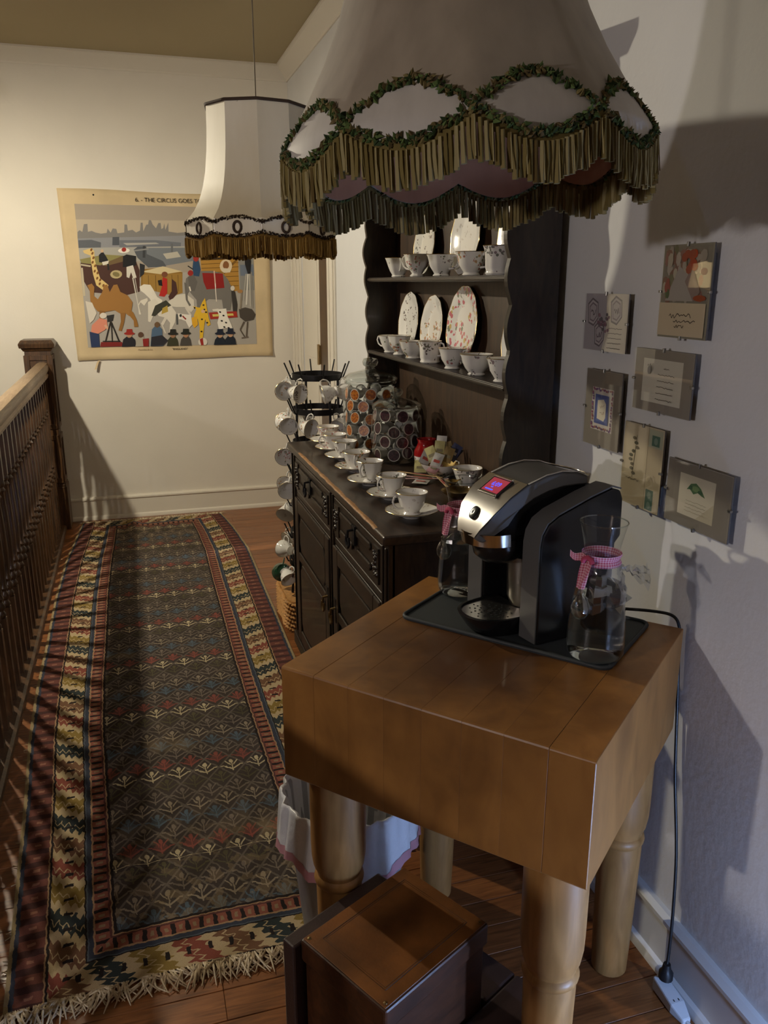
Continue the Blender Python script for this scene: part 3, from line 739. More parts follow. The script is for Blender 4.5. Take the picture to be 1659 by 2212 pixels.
def plate(mat, R, lobes=12, sq=1.0):
    t = thing('plate', '', 'plate')
    prof = [(0, .004), (R*.55, .004), (R*.57, 0), (R*.60, 0), (R*.62, .004), (R*.75, .012), (R, .018), (R, .0200), (R*.75, .0145), (R*.62, .0075), (R*.5, .0065), (0, .0065)]
    m = MB(); m.lathe(prof, 48, lobes=lobes, amp=.012); m.v = [(x*sq, y, z) for x, y, z in m.v]; m.build('dish', mat, t, smooth=50)
    m = MB(); m.tube([(sq*R*(1+.012*cos(lobes*2*pi*k/60))*cos(2*pi*k/60), R*(1+.012*cos(lobes*2*pi*k/60))*sin(2*pi*k/60), .0195) for k in range(60)], .0011, 5, closed=True); m.build('gilt_rim', GILT, t, smooth=60)
    return t
PROTO = {}
def get_cup(kind, mi, lobes, label, group, loc=None, rotz=0, M=None, scale=1.0, handle=True):
    key = ('c', kind, mi, lobes, handle)
    mat = GREENC if mi == 'green' else CH[mi]
    if key not in PROTO: PROTO[key] = o = cup(kind, mat, lobes, handle)
    else: o = dup(PROTO[key])
    tag(o, label, 'cup', group)
    if M is not None:
        o.matrix_world = M
    else:
        o.location = loc; o.rotation_euler = (0, 0, rotz); o.scale = (scale,)*3
    return o
def get_flat(kind, mi, label, cat, group, R, M=None, loc=None, rotz=0, lobes=12, sq=1.0):
    key = (kind, mi, R, lobes, sq)
    if key not in PROTO: PROTO[key] = o = saucer(CH[mi], R) if kind == 's' else plate(CH[mi], R, lobes, sq)
    else: o = dup(PROTO[key])
    tag(o, label, cat, group)
    if M is not None: o.matrix_world = M
    else: o.location = loc; o.rotation_euler = (0, 0, rotz)
    return o
# seven cups and saucers along the counter front, near to far
ORD = ['nearest the coffee maker', 'second from the coffee maker', 'third from the coffee maker', 'middle of the row', 'fifth from the coffee maker', 'sixth from the coffee maker', 'farthest, by the cup rack']
ROW = [(-.372, 2.075, 'bell', 4, 0, 200), (-.365, 2.285, 'cone', 2, 0, 215), (-.378, 2.475, 'tulip', 1, 8, 225), (-.370, 2.675, 'flare', 3, 0, 250), (-.362, 2.868, 'bell', 1, 8, 260), (-.362, 3.032, 'flare', 0, 0, 200), (-.350, 3.19, 'cone', 0, 0, 250)]
for i, (x, y, k, mi, lb, a) in enumerate(ROW):
    get_flat('s', (4, 0, 2, 3, 2, 0, 4)[i], 'gilt-edged saucer in the counter row, ' + ORD[i], 'saucer', 'saucers along the counter', .074, loc=(x, y, HZ+.0005), rotz=i)
    get_cup(k, mi, lb, 'china teacup in the saucer row on the counter, ' + ORD[i], 'teacups along the counter', (x, y, HZ+.0088), radians(a))
get_cup('cone', 2, 0, 'pale patterned teacup standing alone at the back of the counter behind the coffee maker', 'teacups along the counter', (-.100, 2.33, HZ+.0005), radians(20), scale=1.05)
# shelf cups
ORD7 = ['far left end', 'second from the far left', 'third from the far left', 'in the middle', 'third from the near right', 'second from the near right', 'near right end']
MID = [(3.07, 'cone', 0, 0, 120), (2.955, 'tulip', 3, 8, 100), (2.80, 'flare', 3, 8, 60), (2.62, 'straight', 1, 8, 300), (2.415, 'bell', 0, 0, 300), (2.225, 'flare', 2, 0, 40), (2.045, 'bell', 2, 0, 45)]
for i, (y, k, mi, lb, a) in enumerate(MID):
    get_cup(k, mi, lb, 'china teacup on the lower dresser shelf, ' + ORD7[i], 'teacups on the lower shelf', (-.125, y, 1.2905), radians(a), scale=1.0)
ORD5 = ['far left end', 'second from the far left', 'in the middle', 'second from the near right', 'near right end']
TOPC = [(2.97, 'cone', 1, 8, 260), (2.76, 'tulip', 0, 8, 120), (2.53, 'bell', 1, 6, 300), (2.285, 'bell', 3, 0, 300), (2.10, 'straight', 2, 8, 40)]
for i, (y, k, mi, lb, a) in enumerate(TOPC):
    get_cup(k, mi, lb, 'china teacup on the upper dresser shelf, ' + ORD5[i], 'teacups on the upper shelf', (-.125, y, 1.5705), radians(a), scale=1.04)
def leanM(y, z, R, lean=14, turn=0, x=-.068):
    # plate axis faces the room (-x), leaning back against the boards
    a = radians(lean)
    Z = Vector((-cos(a), 0, sin(a))); Yv = Vector((sin(a), 0, cos(a))); X = Yv.cross(Z)
    M3 = Matrix((X, Yv, Z)).transposed().to_4x4()
    bottom = Vector((x, y, z+.001)) 
    c = bottom + Yv*R*1.012 + Z*0
    return Matrix.Translation(c) @ M3 @ Matrix.Rotation(turn, 4, 'Z')
for i, (y, R, mi, lb, lab) in enumerate([(3.02, .112, 1, 12, 'grey-white plate with a red sprig leaning at the far left of the lower shelf'), (2.765, .108, 3, 10, 'white scalloped plate with gold florals leaning second on the lower shelf'),
        (2.49, .124, 3, 0, 'large colourful floral plate leaning in the middle of the lower shelf'), (2.07, .105, 2, 12, 'white plate half hidden at the near right end of the lower shelf')]):
    mi2 = mi
    if i == 2:
        CH.append(china('bright_bouquet_china', [K(200, 74, 92), K(196, 164, 60), K(96, 104, 70)], .47, 62, lim=.5)); mi2 = 5
    get_flat('p', mi2, lab, 'plate', 'plates leaning on the dresser shelves', R, M=leanM(y, 1.2905, R, 6, i*.4, -.062))
for i, (y, R, mi, lab) in enumerate([(2.85, .105, 2, 'patterned plate leaning at the far end of the upper shelf'), (2.475, .115, 4, 'plain white plate leaning in the middle of the upper shelf'), (2.12, .105, 4, 'white plate leaning at the near end of the upper shelf')]):
    get_flat('p', mi, lab, 'plate', 'plates leaning on the dresser shelves', R, M=leanM(y, 1.5705, R, 6, i*.4, -.062))

# ------------------------------------------------------------------ wicker basket and iron cup rack
RXc, RYc, RZ0 = -.30, 3.60, .15
bk = thing('wicker_basket', 'low honey wicker basket on the floor under the iron cup rack', 'basket', (RXc, RYc, 0))
a, b_ = .192, .185
for j in range(7):
    z = .012 + j*.0205; pts = []
    for k in range(72):
        th = 2*pi*k/72; c_, s_ = cos(th), sin(th); e = .35
        x = a*math.copysign(abs(c_)**e, c_); y = b_*math.copysign(abs(s_)**e, s_); wv = .004*(1 if (k+j) % 2 else -1)
        pts.append((x*(1+wv/a), y*(1+wv/b_), z))
    m = MB(); m.tube(pts, .0105, 6, closed=True, flat=.6); m.build('weaver', WICK, bk, smooth=60)
m = MB(); m.prism([(a*.98*math.copysign(abs(cos(t))**.35, cos(t)), b_*.98*math.copysign(abs(sin(t))**.35, sin(t))) for t in [2*pi*k/40 for k in range(40)]], .142, .149, 'z'); m.build('lid', WICK, bk)
rk = thing('cup_rack', 'tall black iron drying rack with ringed prongs holding hung teacups', 'rack', (RXc, RYc, RZ0))
LV = [(1.150, .112), (1.000, .114), (.850, .118), (.705, .124), (.565, .132), (.425, .142), (.290, .150)]
for z, r in LV:
    z -= RZ0
    m = MB(); n = 40; h = .013
    vs = []; fs = []
    for k in range(n):
        th = 2*pi*k/n; vs += [(r*cos(th), r*sin(th), z-h), (r*cos(th), r*sin(th), z+h), ((r-.003)*cos(th), (r-.003)*sin(th), z+h), ((r-.003)*cos(th), (r-.003)*sin(th), z-h)]
    for k in range(n):
        j = (k+1) % n
        for i in range(4): fs.append((4*k+i, 4*j+i, 4*j+(i+1) % 4, 4*k+(i+1) % 4))
    m.add(vs, fs); rg = m.build('ring', IRON, rk, smooth=40)
for th in (0, pi/2, pi, 3*pi/2):
    m = MB(); m.tube([((r-.006)*cos(th+.3), (r-.006)*sin(th+.3), z-RZ0) for z, r in LV] + [(.158*cos(th+.3), .158*sin(th+.3), .002)], .006, 6); m.build('upright', IRON, rk, smooth=50)
prong0 = None
for li, (z, r) in enumerate(LV):
    for k in range(8):
        th = 2*pi*k/8 + li*.35
        if prong0 is None:
            m = MB(); m.tube([(-.004, 0, -.012), (.006, 0, -.010), (.012, 0, .004), (.036, 0, .062)], .0034, 6); o = prong0 = m.build('prong', IRON, rk, smooth=60)
        else: o = prong0.copy(); C.objects.link(o)
        o.location = (r*cos(th), r*sin(th), z-RZ0); o.rotation_euler = (0, 0, th)
LEVN = ['top', 'second', 'third', 'fourth', 'fifth', 'sixth', 'lowest']
kinds = ['flare', 'bell', 'cone', 'tulip', 'bell', 'cone']
ri = 0
for li, (z, r) in enumerate(LV):
    ks = []
    for k in range(8):
        th = (2*pi*k/8 + li*.35) % (2*pi); dg = math.degrees(th)
        if li < 2: ok = 110 < dg < 330
        else: ok = 118 < dg < 262
        if ok: ks.append(th)
    ks.sort()
    for n_, th in enumerate(ks):
        out = Vector((cos(th), sin(th), 0)); tan = Vector((-sin(th), cos(th), 0)); up = Vector((0, 0, 1))
        sg = 1 if (ri % 3) else -1
        zax = (tan*sg*(.75+.2*random.random()) + out*random.uniform(-.1, .6) + up*random.uniform(-.55, -.05)).normalized()     # mouth direction
        xax = (up - zax*up.dot(zax)).normalized(); xax = (xax + (-out)*.25); xax = (xax - zax*xax.dot(zax)).normalized()
        yax = zax.cross(xax)
        M3 = Matrix((xax, yax, zax)).transposed().to_4x4()
        hp = Vector((RXc, RYc, z)) + out*(r+.014) + up*(-.004)
        pos = hp - (M3 @ Vector((.058, 0, .041)))
        pos += out*.012
        kd = kinds[ri % 6]; mi = [4, 3, 1, 4, 0, 2, 3][ri % 7]
        if li == 6 and n_ == 1: mi = 'green'; kd = 'flare'
        M = Matrix.Translation(pos) @ M3 @ Matrix.Scale(.94, 4)
        nm = 'deep green teacup' if mi == 'green' else {0: 'rose-sprigged teacup', 1: 'brown-flowered teacup', 2: 'grey-leaf teacup', 3: 'gold-flowered teacup', 4: 'plain white teacup'}[mi]
        lab = '%s hanging on the %s ring of the iron rack, %s from the left' % (nm, LEVN[li], ['first', 'second', 'third', 'fourth', 'fifth', 'sixth'][n_])
        get_cup(kd, mi, 0, lab, 'teacups hung on the iron rack', M=M); ri += 1
# ------------------------------------------------------------------ glass jars of coffee pods
def podlid(name, c1, c2):
    m, nt, b = newmat(name); N.nt = nt
    tc = nt.nodes.new('ShaderNodeTexCoord'); sp = nt.nodes.new('ShaderNodeSeparateXYZ'); nt.links.new(tc.outputs['Object'], sp.inputs[0])
    x, y = N(sp.outputs[0]), N(sp.outputs[1]); r2 = x*x + y*y
    oi = nt.nodes.new('ShaderNodeObjectInfo'); va = nt.nodes.new('ShaderNodeVectorMath'); va.operation = 'MULTIPLY_ADD'; va.inputs[1].default_value = (5, 3, 7)
    nt.links.new(oi.outputs['Random'], va.inputs[0]); nt.links.new(tc.outputs['Object'], va.inputs[2])
    nz = nnoise(va.outputs[0], 130, 3)
    c = nmix((nz > .5), c1, c2); c = nmix(r2 > .0195**2, c, (.62, .58, .52))
    nt.links.new(c.k, b.inputs['Base Color']); b.inputs['Roughness'].default_value = .35
    return m
PODB = plain('white_pod_plastic', (.42, .40, .38), .4)
LIDO = podlid('orange_pod_foil', srgb((196, 116, 40)), srgb((150, 74, 28)))
LIDP = podlid('plum_pod_foil', srgb((84, 50, 58)), srgb((58, 40, 46)))
def jar(label, loc, R, hb, lidh, podm, rows, per, podlabel, group):
    t = thing('glass_jar', label, 'jar', loc)
    m = MB(); m.lathe([(0, .003), (R*.80, .003), (R*.90, .006), (R, .03), (R, hb*.80), (R*.98, hb*.88), (R*.80, hb*.965), (R*.80, hb*.985), (R*.86, hb)], 40); m.build('jar_body', JARG, t, smooth=50)
    m = MB(); m.lathe([(R*.80, hb*.985), (R*.93, hb*1.0), (R*.95, hb*1.015), (R*.90, hb*1.03)], 40); m.build('jar_lip', thin_glass('thick_glass_rim', (.84, .88, .87), 1.6, boost=4), t, smooth=60)
    m = MB(); z0 = hb*1.03
    m.lathe([(0, z0+.002), (R*.86, z0+.002), (R*.97, z0+.006), (R*.97, z0+.012), (R*.80, z0+lidh*.30), (R*.45, z0+lidh*.42), (R*.20, z0+lidh*.50)], 40); ld = m.build('lid', thin_glass('lid_glass', (.90, .93, .92), 1.55, boost=3.5), t, smooth=50)
    k = lidh/.08
    m = MB(); m.lathe([(R*.20, z0+lidh*.48), (.013*k, z0+lidh*.56), (.024*k, z0+lidh*.66), (.027*k, z0+lidh*.80), (.022*k, z0+lidh*.94), (0, z0+lidh)], 24); m.build('knob', thin_glass('knob_glass', (.86, .9, .89), 1.6, boost=4.5), ld, smooth=60)
    rp = R - .052
    for j in range(rows):
        for q in range(per):
            th = 2*pi*(q + (j % 2)*.5)/per + random.uniform(-.08, .08) + .3
            tilt = random.uniform(-.18, .22)
            zc = .032 + j*.046 + random.uniform(-.004, .004)
            out = Vector((cos(th)*cos(tilt), sin(th)*cos(tilt), sin(tilt)))
            M = Matrix.Translation(Vector(loc) + Vector((cos(th)*rp, sin(th)*rp, zc))) @ out.to_track_quat('Z', 'Y').to_matrix().to_4x4()
            rw = ['bottom', 'second', 'third', 'fourth', 'fifth'][j] if j < rows-1 else 'top'
            pod(podm, podlabel.replace('pod inside', 'pod in the %s layer inside' % rw), group + ', %s layer' % rw, M)
    return t
POD = {}
def pod(lm, label, group, M):
    if lm not in POD:
        m = MB(); m.lathe([(0, 0), (.014, 0), (.0155, .004), (.019, .036), (.0228, .0375), (.0228, .0392), (0, .0392)], 18)
        o = m.build('coffee_pod', PODB, smooth=40); tag(o, label, 'coffee pod', group)
        m = MB(); m.lathe([(0, .0402), (.0222, .0400), (.0222, .0394)], 18); m.build('foil_lid', lm, o, smooth=60, fix=False)
        POD[lm] = o
    else: o = dup(POD[lm], label, group)
    o.matrix_world = M
jar('tall glass jar with domed lid full of orange coffee pods on the dresser counter', (-.205, 3.07, HZ+.0005), .108, .255, .092, LIDO, 5, 9, 'orange foil coffee pod inside the tall glass jar', 'coffee pods in the tall jar')
jar('shorter glass jar with lid full of plum coloured coffee pods on the dresser counter', (-.185, 2.80, HZ+.0005), .092, .190, .072, LIDP, 4, 8, 'plum foil coffee pod inside the shorter glass jar', 'coffee pods in the shorter jar')

# ------------------------------------------------------------------ small things on the counter
t = thing('creamer_jug', 'small red and white floral jug beside the glass jars', 'jug', (-.120, 2.655, HZ+.0005))
m = MB(); m.lathe([(0, .002), (.028, .002), (.032, 0), (.036, .012), (.042, .03), (.043, .045)], 28); m.build('floral_body', CH[0], t, smooth=50)
m = MB(); m.lathe([(.043, .045), (.042, .062), (.034, .078), (.029, .092), (.034, .104), (.032, .104), (.027, .092), (.03, .08), (.0, .06)], 28, lobes=2, amp=.03); m.tube([(.03, 0, .095), (.05, 0, .09), (.056, 0, .07), (.042, 0, .052)], .004, 7, up=(0, 1, 0)); m.build('red_shoulder', plain('red_glaze', srgb((150, 22, 24)), .12, coat=.3), t, smooth=50)
t = thing('sweetener_bowl', 'gilt-lined china bowl holding sweetener packets on the counter', 'bowl', (-.128, 2.50, HZ+.0005))
bp_ = [(0, .004), (.022, .004), (.026, 0), (.028, .004), (.040, .016), (.056, .034), (.066, .050), (.0665, .051), (.064, .050), (.053, .035), (.038, .018), (0, .010)]
m = MB(); m.lathe(bp_, 36, lobes=8, amp=.02); m.build('bowl', CH[2], t, smooth=50)
m = MB(); m.lathe([(.062, .0495), (.051, .0365), (.036, .0195), (0, .0115)], 36, lobes=8, amp=.02); m.build('gilt_lining', GILT, t, smooth=50, fix=False)
pk = {'pale yellow': K(206, 198, 140), 'white': K(206, 204, 200), 'pink': K(196, 150, 156), 'tan': K(150, 128, 84), 'blue and white': K(70, 76, 110), 'grey': K(120, 116, 116)}
def packet(col, label, loc, rot, w=.034, h=.052, group='sweetener packets', name='sweetener_packet'):
    o = thing(name, label, 'packet', loc); o.rotation_euler = rot
    m = MB()
    def fn(u, v): 
        s = sin(pi*u)*sin(pi*v); return ((u-.5)*w, (v-.5)*h, .0035*s + .0004)
    m.grid(fn, 6, 8); m.grid(lambda u, v: ((u-.5)*w, (v-.5)*h, -.0035*sin(pi*u)*sin(pi*v)-.0004), 6, 8)
    m.build('wrapper', plain('wrapper_' + col.replace(' ', '_'), pk[col], .35, bump=.15, bscale=120), o, smooth=60)
    m = MB(); c2 = {'white': K(190, 90, 80), 'blue and white': K(220, 220, 222)}.get(col, K(150, 140, 110))
    m.prism([(-w*.3, -h*.22), (w*.3, -h*.22), (w*.3, -h*.02), (-w*.3, -h*.02)], .0035, .0040, 'z'); m.build('printed_band', plain('band_' + col.replace(' ', '_'), c2, .4), o)
    return o
bx, by, bz = -.128, 2.50, HZ+.046
PKS = [('white', 'white packet standing tallest at the back of the sweetener bowl', (.012, .020, .066), (1.35, .05, -.5)), ('pale yellow', 'pale yellow packet upright in the sweetener bowl below the tallest white one', (.000, .006, .052), (1.25, .1, -.35)),
       ('pale yellow', 'pale yellow packet at the left of the sweetener bowl', (-.030, .004, .036), (1.1, -.45, -.4)), ('white', 'white packet with red print tilted at the left front of the sweetener bowl', (-.046, .010, .024), (1.0, .5, -.3)),
       ('white', 'white packet folded over the front of the sweetener bowl', (-.022, -.034, .022), (.85, .25, -.6)), ('tan', 'tan packet at the right of the sweetener bowl', (.022, -.018, .034), (1.2, .35, -.4)),
       ('blue and white', 'blue and white packet leaning out at the right of the sweetener bowl', (.052, .000, .040), (1.25, .55, -.5)), ('blue and white', 'dark blue packet behind the other blue one in the sweetener bowl', (.058, .014, .030), (1.3, .7, -.4)),
       ('pink', 'pink packet drooping over the front rim of the sweetener bowl', (-.036, -.046, .000), (.5, .3, -.8)), ('tan', 'small tan packet tucked at the back right of the sweetener bowl', (.036, .020, .044), (1.35, -.3, -.4))]
for c, lab, (dx, dy, dz), rot in PKS: packet(c, lab, (bx+dx, by+dy, bz+dz), rot)
packet('pale yellow', 'bright yellow packet lying in front of the red jug', (-.165, 2.59, HZ+.022), (1.0, 0, -.4), .042, .045)
packet('white', 'white packet lying flat on the counter in front of the sweetener bowl', (-.215, 2.44, HZ+.006), (.05, 0, -.6), .05, .05)
def stick(label, p0, p1, col, w=.008):
    o = thing('tea_stick', label, 'packet', p0); d_ = Vector(p1)-Vector(p0); o.rotation_mode = 'QUATERNION'; o.rotation_quaternion = d_.to_track_quat('X', 'Z')
    L = d_.length; m = MB(); m.box(0, L, -w/2, w/2, -.0012, .0012); m.build('sleeve', col, o, bevel=.0008, seg=1); m = MB(); m.box(L*.35, L*.65, -w*.5, w*.5, .0012, .0016); m.build('printed_band', plain('stick_print', K(170, 90, 84), .5), o); return o
SK1, SK2 = plain('pink_paper', K(196, 160, 158), .6), plain('wood_stirrer', K(196, 166, 120), .6)
stick('pink paper stick lying leftmost in front of the bowl', (-.255, 2.56, HZ+.004), (-.145, 2.42, HZ+.012), SK1)
stick('pale stick fanned out below the yellow packet', (-.245, 2.60, HZ+.008), (-.140, 2.44, HZ+.014), SK2)
stick('pink paper stick crossing over the others on the counter', (-.26, 2.50, HZ+.006), (-.13, 2.41, HZ+.016), SK1)
stick('wooden stirrer pointing at the coffee maker', (-.165, 2.43, HZ+.024), (-.175, 2.29, HZ+.014), SK2)
stick('dark sleeved stick at the right of the bowl', (-.13, 2.41, HZ+.010), (-.05, 2.42, HZ+.018), plain('dark_paper', K(60, 56, 60), .5))
t = thing('gilt_dish', 'small oval dish with gold inside in front of the sweetener bowl', 'dish', (-.165, 2.235, HZ+.0005))
m = MB(); m.lathe([(0, .003), (.02, .003), (.024, 0), (.028, .004), (.046, .016), (.052, .024), (.050, .024), (.044, .017), (0, .008)], 32, lobes=2, amp=.10); m.build('dish', GILT, t, smooth=50)
t = thing('tea_strainer', 'small gold tea strainer bowl with handle lying over the gilt dish', 'strainer', (-.165, 2.30, HZ+.030))
m = MB(); m.lathe([(0, -.008), (.014, -.004), (.020, .006), (.021, .008), (.018, .006), (0, -.005)], 22); m.tube([(.02, 0, .007), (.05, .02, .008), (.07, .03, .004)], .0025, 6); m.build('bowl', GILT, t, smooth=50)
# ------------------------------------------------------------------ butcher block
TA = radians(-48.7); TC = (-.44, 1.37)
tb = thing('butcher_block', 'thick maple butcher block table on four turned legs, holding the coffee maker', 'table', (TC[0], TC[1], 0), TA)
BLK = wood('butcher_maple', srgb((140, 94, 42)), srgb((162, 112, 54)), (2.5, 2.5, .9), .42, .05, coat=.08, stain=srgb((60, 32, 14)), stainpos=(-.50, 1.36, .87))
LEGW = wood('leg_maple', srgb((138, 98, 52)), srgb((166, 122, 70)), (6, 6, 1), .45, .06)
hu, hv, ns = .305, .293, 8
for k in range(ns):
    x0 = -hu + 2*hu*k/ns; x1 = x0 + 2*hu/ns
    pts = [(x0, -hv), (x1, -hv), (x1, hv), (x0, hv)]
    e_ = .0045; prof = [(-hv+e_, .613), (hv-e_, .613), (hv, .613+e_), (hv, .85-e_), (hv-e_*.3, .85-e_*.3), (hv-e_, .85), (-hv+e_, .85), (-hv+e_*.3, .85-e_*.3), (-hv, .85-e_), (-hv, .613+e_)]
    m = MB(); m.prism(prof, x0, x1-.0001, 'x'); m.build('stave', BLK, tb, bevel=.0003 if 0 < k < ns-1 else .0012, seg=1)
lp = [(0, .600), (.040, .600), (.052, .606), (.054, .613)]
legp = [(0, 0), (.036, 0), (.040, .004), (.0435, .12), (.0475, .340), (.0460, .347), (.0460, .351), (.0505, .356), (.0520, .363), (.0505, .370), (.0460, .375), (.0460, .380), (.0525, .396), (.0560, .420), (.0570, .45), (.0570, .612), (0, .612)]
l0 = None
for sx in (-1, 1):
    for sy in (-1, 1):
        if l0 is None: m = MB(); m.lathe(legp, 32); o = l0 = m.build('leg', LEGW, tb, smooth=35)
        else: o = l0.copy(); C.objects.link(o)
        o.location = (sx*(hu-.074), sy*(hv-.074), 0)
# ------------------------------------------------------------------ mat
t = thing('drip_mat', 'charcoal rubber mat with raised rim under the coffee maker', 'mat', (-.325, 1.465, .8503), radians(-50.6))
def rrect(a, b, r, n=6):
    pts = []
    for cx, cy, s in ((a-r, b-r, 0), (-a+r, b-r, 1), (-a+r, -b+r, 2), (a-r, -b+r, 3)):
        for k in range(n+1):
            th = pi/2*(s + k/n); pts.append((cx+r*cos(th), cy+r*sin(th)))
    return pts
m = MB(); m.prism(rrect(.232, .134, .022), 0, .003); m.build('base', RUBBER, t)
m = MB(); m.tube([(x, y, .0042) for x, y in rrect(.2295, .1315, .021)], .0042, 8, closed=True); m.build('rim', RUBBER, t, smooth=60)
# ------------------------------------------------------------------ coffee maker (front is local +x)
MZ = .8538
cm = thing('coffee_maker', 'black and graphite pod coffee maker with chrome nose and red lit screen', 'coffee maker', (-.287, 1.474, MZ), radians(192))
Wd = .118
side = [(-.090, 0), (.100, 0), (.102, .01), (.102, .205), (.098, .228), (.085, .248), (.060, .262), (-.02, .288), (-.075, .302), (-.096, .296), (-.104, .278), (-.106, .2), (-.092, .185)]
for s in (-1, 1):
    m = MB(); y0, y1 = (Wd-.052, Wd) if s > 0 else (-Wd, -Wd+.052)
    m.prism(side, y0, y1, 'y'); m.build('side_body', BLACKP, cm, bevel=.004)
    # graphite band over the front and top edge
    bp2 = [(.1025, .004), (.1025, .206), (.0985, .2295), (.0855, .2500), (.060, .2645), (-.02, .2905), (-.075, .3045), (-.0975, .2980)]
    m = MB(); vs = []
    for x, z in bp2: vs += [(x, y0+.002, z), (x, y1-.001, z)]
    vs2 = []
    for i, (x, z) in enumerate(bp2):
        a_ = bp2[max(i-1, 0)]; c_ = bp2[min(i+1, len(bp2)-1)]; tx, tz = c_[0]-a_[0], c_[1]-a_[1]; L = sqrt(tx*tx+tz*tz); nx, nz = tz/L, -tx/L
        vs2 += [(x+nx*.003, y0+.002, z+nz*.003), (x+nx*.003, y1-.001, z+nz*.003)]
    n_ = len(vs); fs = []
    for i in range(len(bp2)-1):
        a_ = 2*i; fs += [(n_+a_, n_+a_+1, n_+a_+3, n_+a_+2), (a_, a_+2, n_+a_+2, n_+a_), (a_+1, n_+a_+1, n_+a_+3, a_+3)]
    fs += [(0, n_, n_+1, 1), (len(vs)-2, len(vs)-1, n_*2-1, n_*2-2)]
    m.add(vs+vs2, fs); m.build('graphite_band', GREYP, cm, smooth=40)
m = MB(); m.prism([(-.090, 0), (.030, 0), (.030, .215), (.055, .24), (.05, .262), (-.02, .284), (-.075, .298), (-.092, .285)], -Wd+.050, Wd-.050, 'y'); m.build('rear_body', BLACKP, cm)
# arched head
top = [(-.060, .318), (-.03, .328), (.01, .333), (.05, .329), (.095, .316), (.135, .294), (.168, .262), (.188, .230), (.194, .213)]
bot = [(.184, .205), (.168, .218), (.142, .242), (.112, .268), (.078, .286), (.04, .297), (.005, .302), (-.03, .302), (-.06, .300)]
hw = .062
def headw(x): return hw*(1 if x < .135 else sqrt(max(.06, 1-((x-.135)/.064)**2*.94)))
m = MB(); cs = []
allp = top + bot; vs = []; n_ = len(allp)
for s in (-1, 1):
    for x, z in allp: vs.append((x, s*headw(x), z))
fs = [tuple(range(n_))[::-1], tuple(range(n_, 2*n_))] + [(i, (i+1) % n_, n_+(i+1) % n_, n_+i) for i in range(n_)]
m.add(vs, fs); m.build('head', GREYP, cm, bevel=.004, seg=2, smooth=40)
m = MB(); ip_ = [(.178, .207), (.164, .221), (.138, .245), (.110, .270), (.076, .288), (.04, .300), (-.06, .302), (-.06, .27), (.06, .245), (.095, .20), (.15, .196)]
n2 = len(ip_); m.add([(x, s*headw(x)*.86, z) for s in (-1, 1) for x, z in ip_], [tuple(range(n2))[::-1], tuple(range(n2, 2*n2))] + [(i, (i+1) % n2, n2+(i+1) % n2, n2+i) for i in range(n2)]); m.build('head_core', BLACKP, cm, smooth=40)
# chrome nose plate over the sloped front, following the head
def along(i): return top[i]
m = MB(); seg = top[4:]; vs = []
for x, z in seg:
    w_ = headw(x)+.001
    for k in range(9): vs.append((x+.0022, -w_+2*w_*k/8, z+.0030 + .0012*(1-abs(k-4)/4)))
m.add(vs, [(j*9+k, j*9+k+1, (j+1)*9+k+1, (j+1)*9+k) for j in range(len(seg)-1) for k in range(8)])
no = m.build('chrome_nose', STEEL, cm, smooth=50)
m = MB(); vs = []
for k in range(13):
    th = -pi/2 + pi*k/12; x = .134 + .064*cos(th); y = .064*sin(th)
    vs += [(x, y, .222 - .0*abs(y)), (x-.004, y*.96, .196)]
m.add(vs, [(2*k, 2*k+2, 2*k+3, 2*k+1) for k in range(12)]); m.build('chrome_lip', CHROME, cm, smooth=60)
m = MB(); m.tube([(x, -headw(x)*.98, z+.002) for x, z in top[:5]][::-1] + [(-.078, -.03, .317), (-.084, 0, .316), (-.078, .03, .317)] + [(x, headw(x)*.98, z+.002) for x, z in top[:5]], .0022, 6); m.build('handle_trim', CHROME, cm, smooth=60)
# screen, button (on the slope between top[4] and top[7])
A, B = Vector((.102, 0, .3135)), Vector((.144, 0, .2875)); dx_ = (B-A).normalized(); nrm = Vector((-dx_.z, 0, dx_.x)); nrm = nrm if nrm.z > 0 else -nrm
Mx = Matrix((Vector((0, -1, 0)).cross(nrm) * -1, Vector((0, 1, 0)), nrm)).transposed().to_4x4()
def slope(c, off): return c + nrm*off
def quad(mb, c, du, dv, off, thick):
    ctr = slope(c, off); vs = []
    for o_ in (0, thick):
        for a_, b_2 in ((-1, -1), (1, -1), (1, 1), (-1, 1)): vs.append(tuple(ctr + dx_*du*a_ + Vector((0, 1, 0))*dv*b_2 + nrm*o_))
    mb.add(vs, [(0, 3, 2, 1), (4, 5, 6, 7), (0, 1, 5, 4), (1, 2, 6, 5), (2, 3, 7, 6), (3, 0, 4, 7)])
ctr = (A+B)/2
m = MB(); quad(m, ctr, .0235, .031, .0035, .004); m.build('screen_bezel', BLACKP, cm, bevel=.001)
m = MB(); quad(m, ctr, .019, .026, .0076, .0006)
sc_m = newmat('lit_red_screen')[0]; sb = sc_m.node_tree.nodes['Principled BSDF']; sb.inputs['Base Color'].default_value = (.12, .02, .03, 1); sb.inputs['Emission Color'].default_value = (*srgb((150, 40, 58)), 1); sb.inputs['Emission Strength'].default_value = .9
scr = m.build('screen', sc_m, cm)
for q in (-1, 1):
    m = MB(); quad(m, ctr + dx_*q*.024, .003, .029, .004, .006); m.build('screen_bar', CHROME, cm, bevel=.0015)
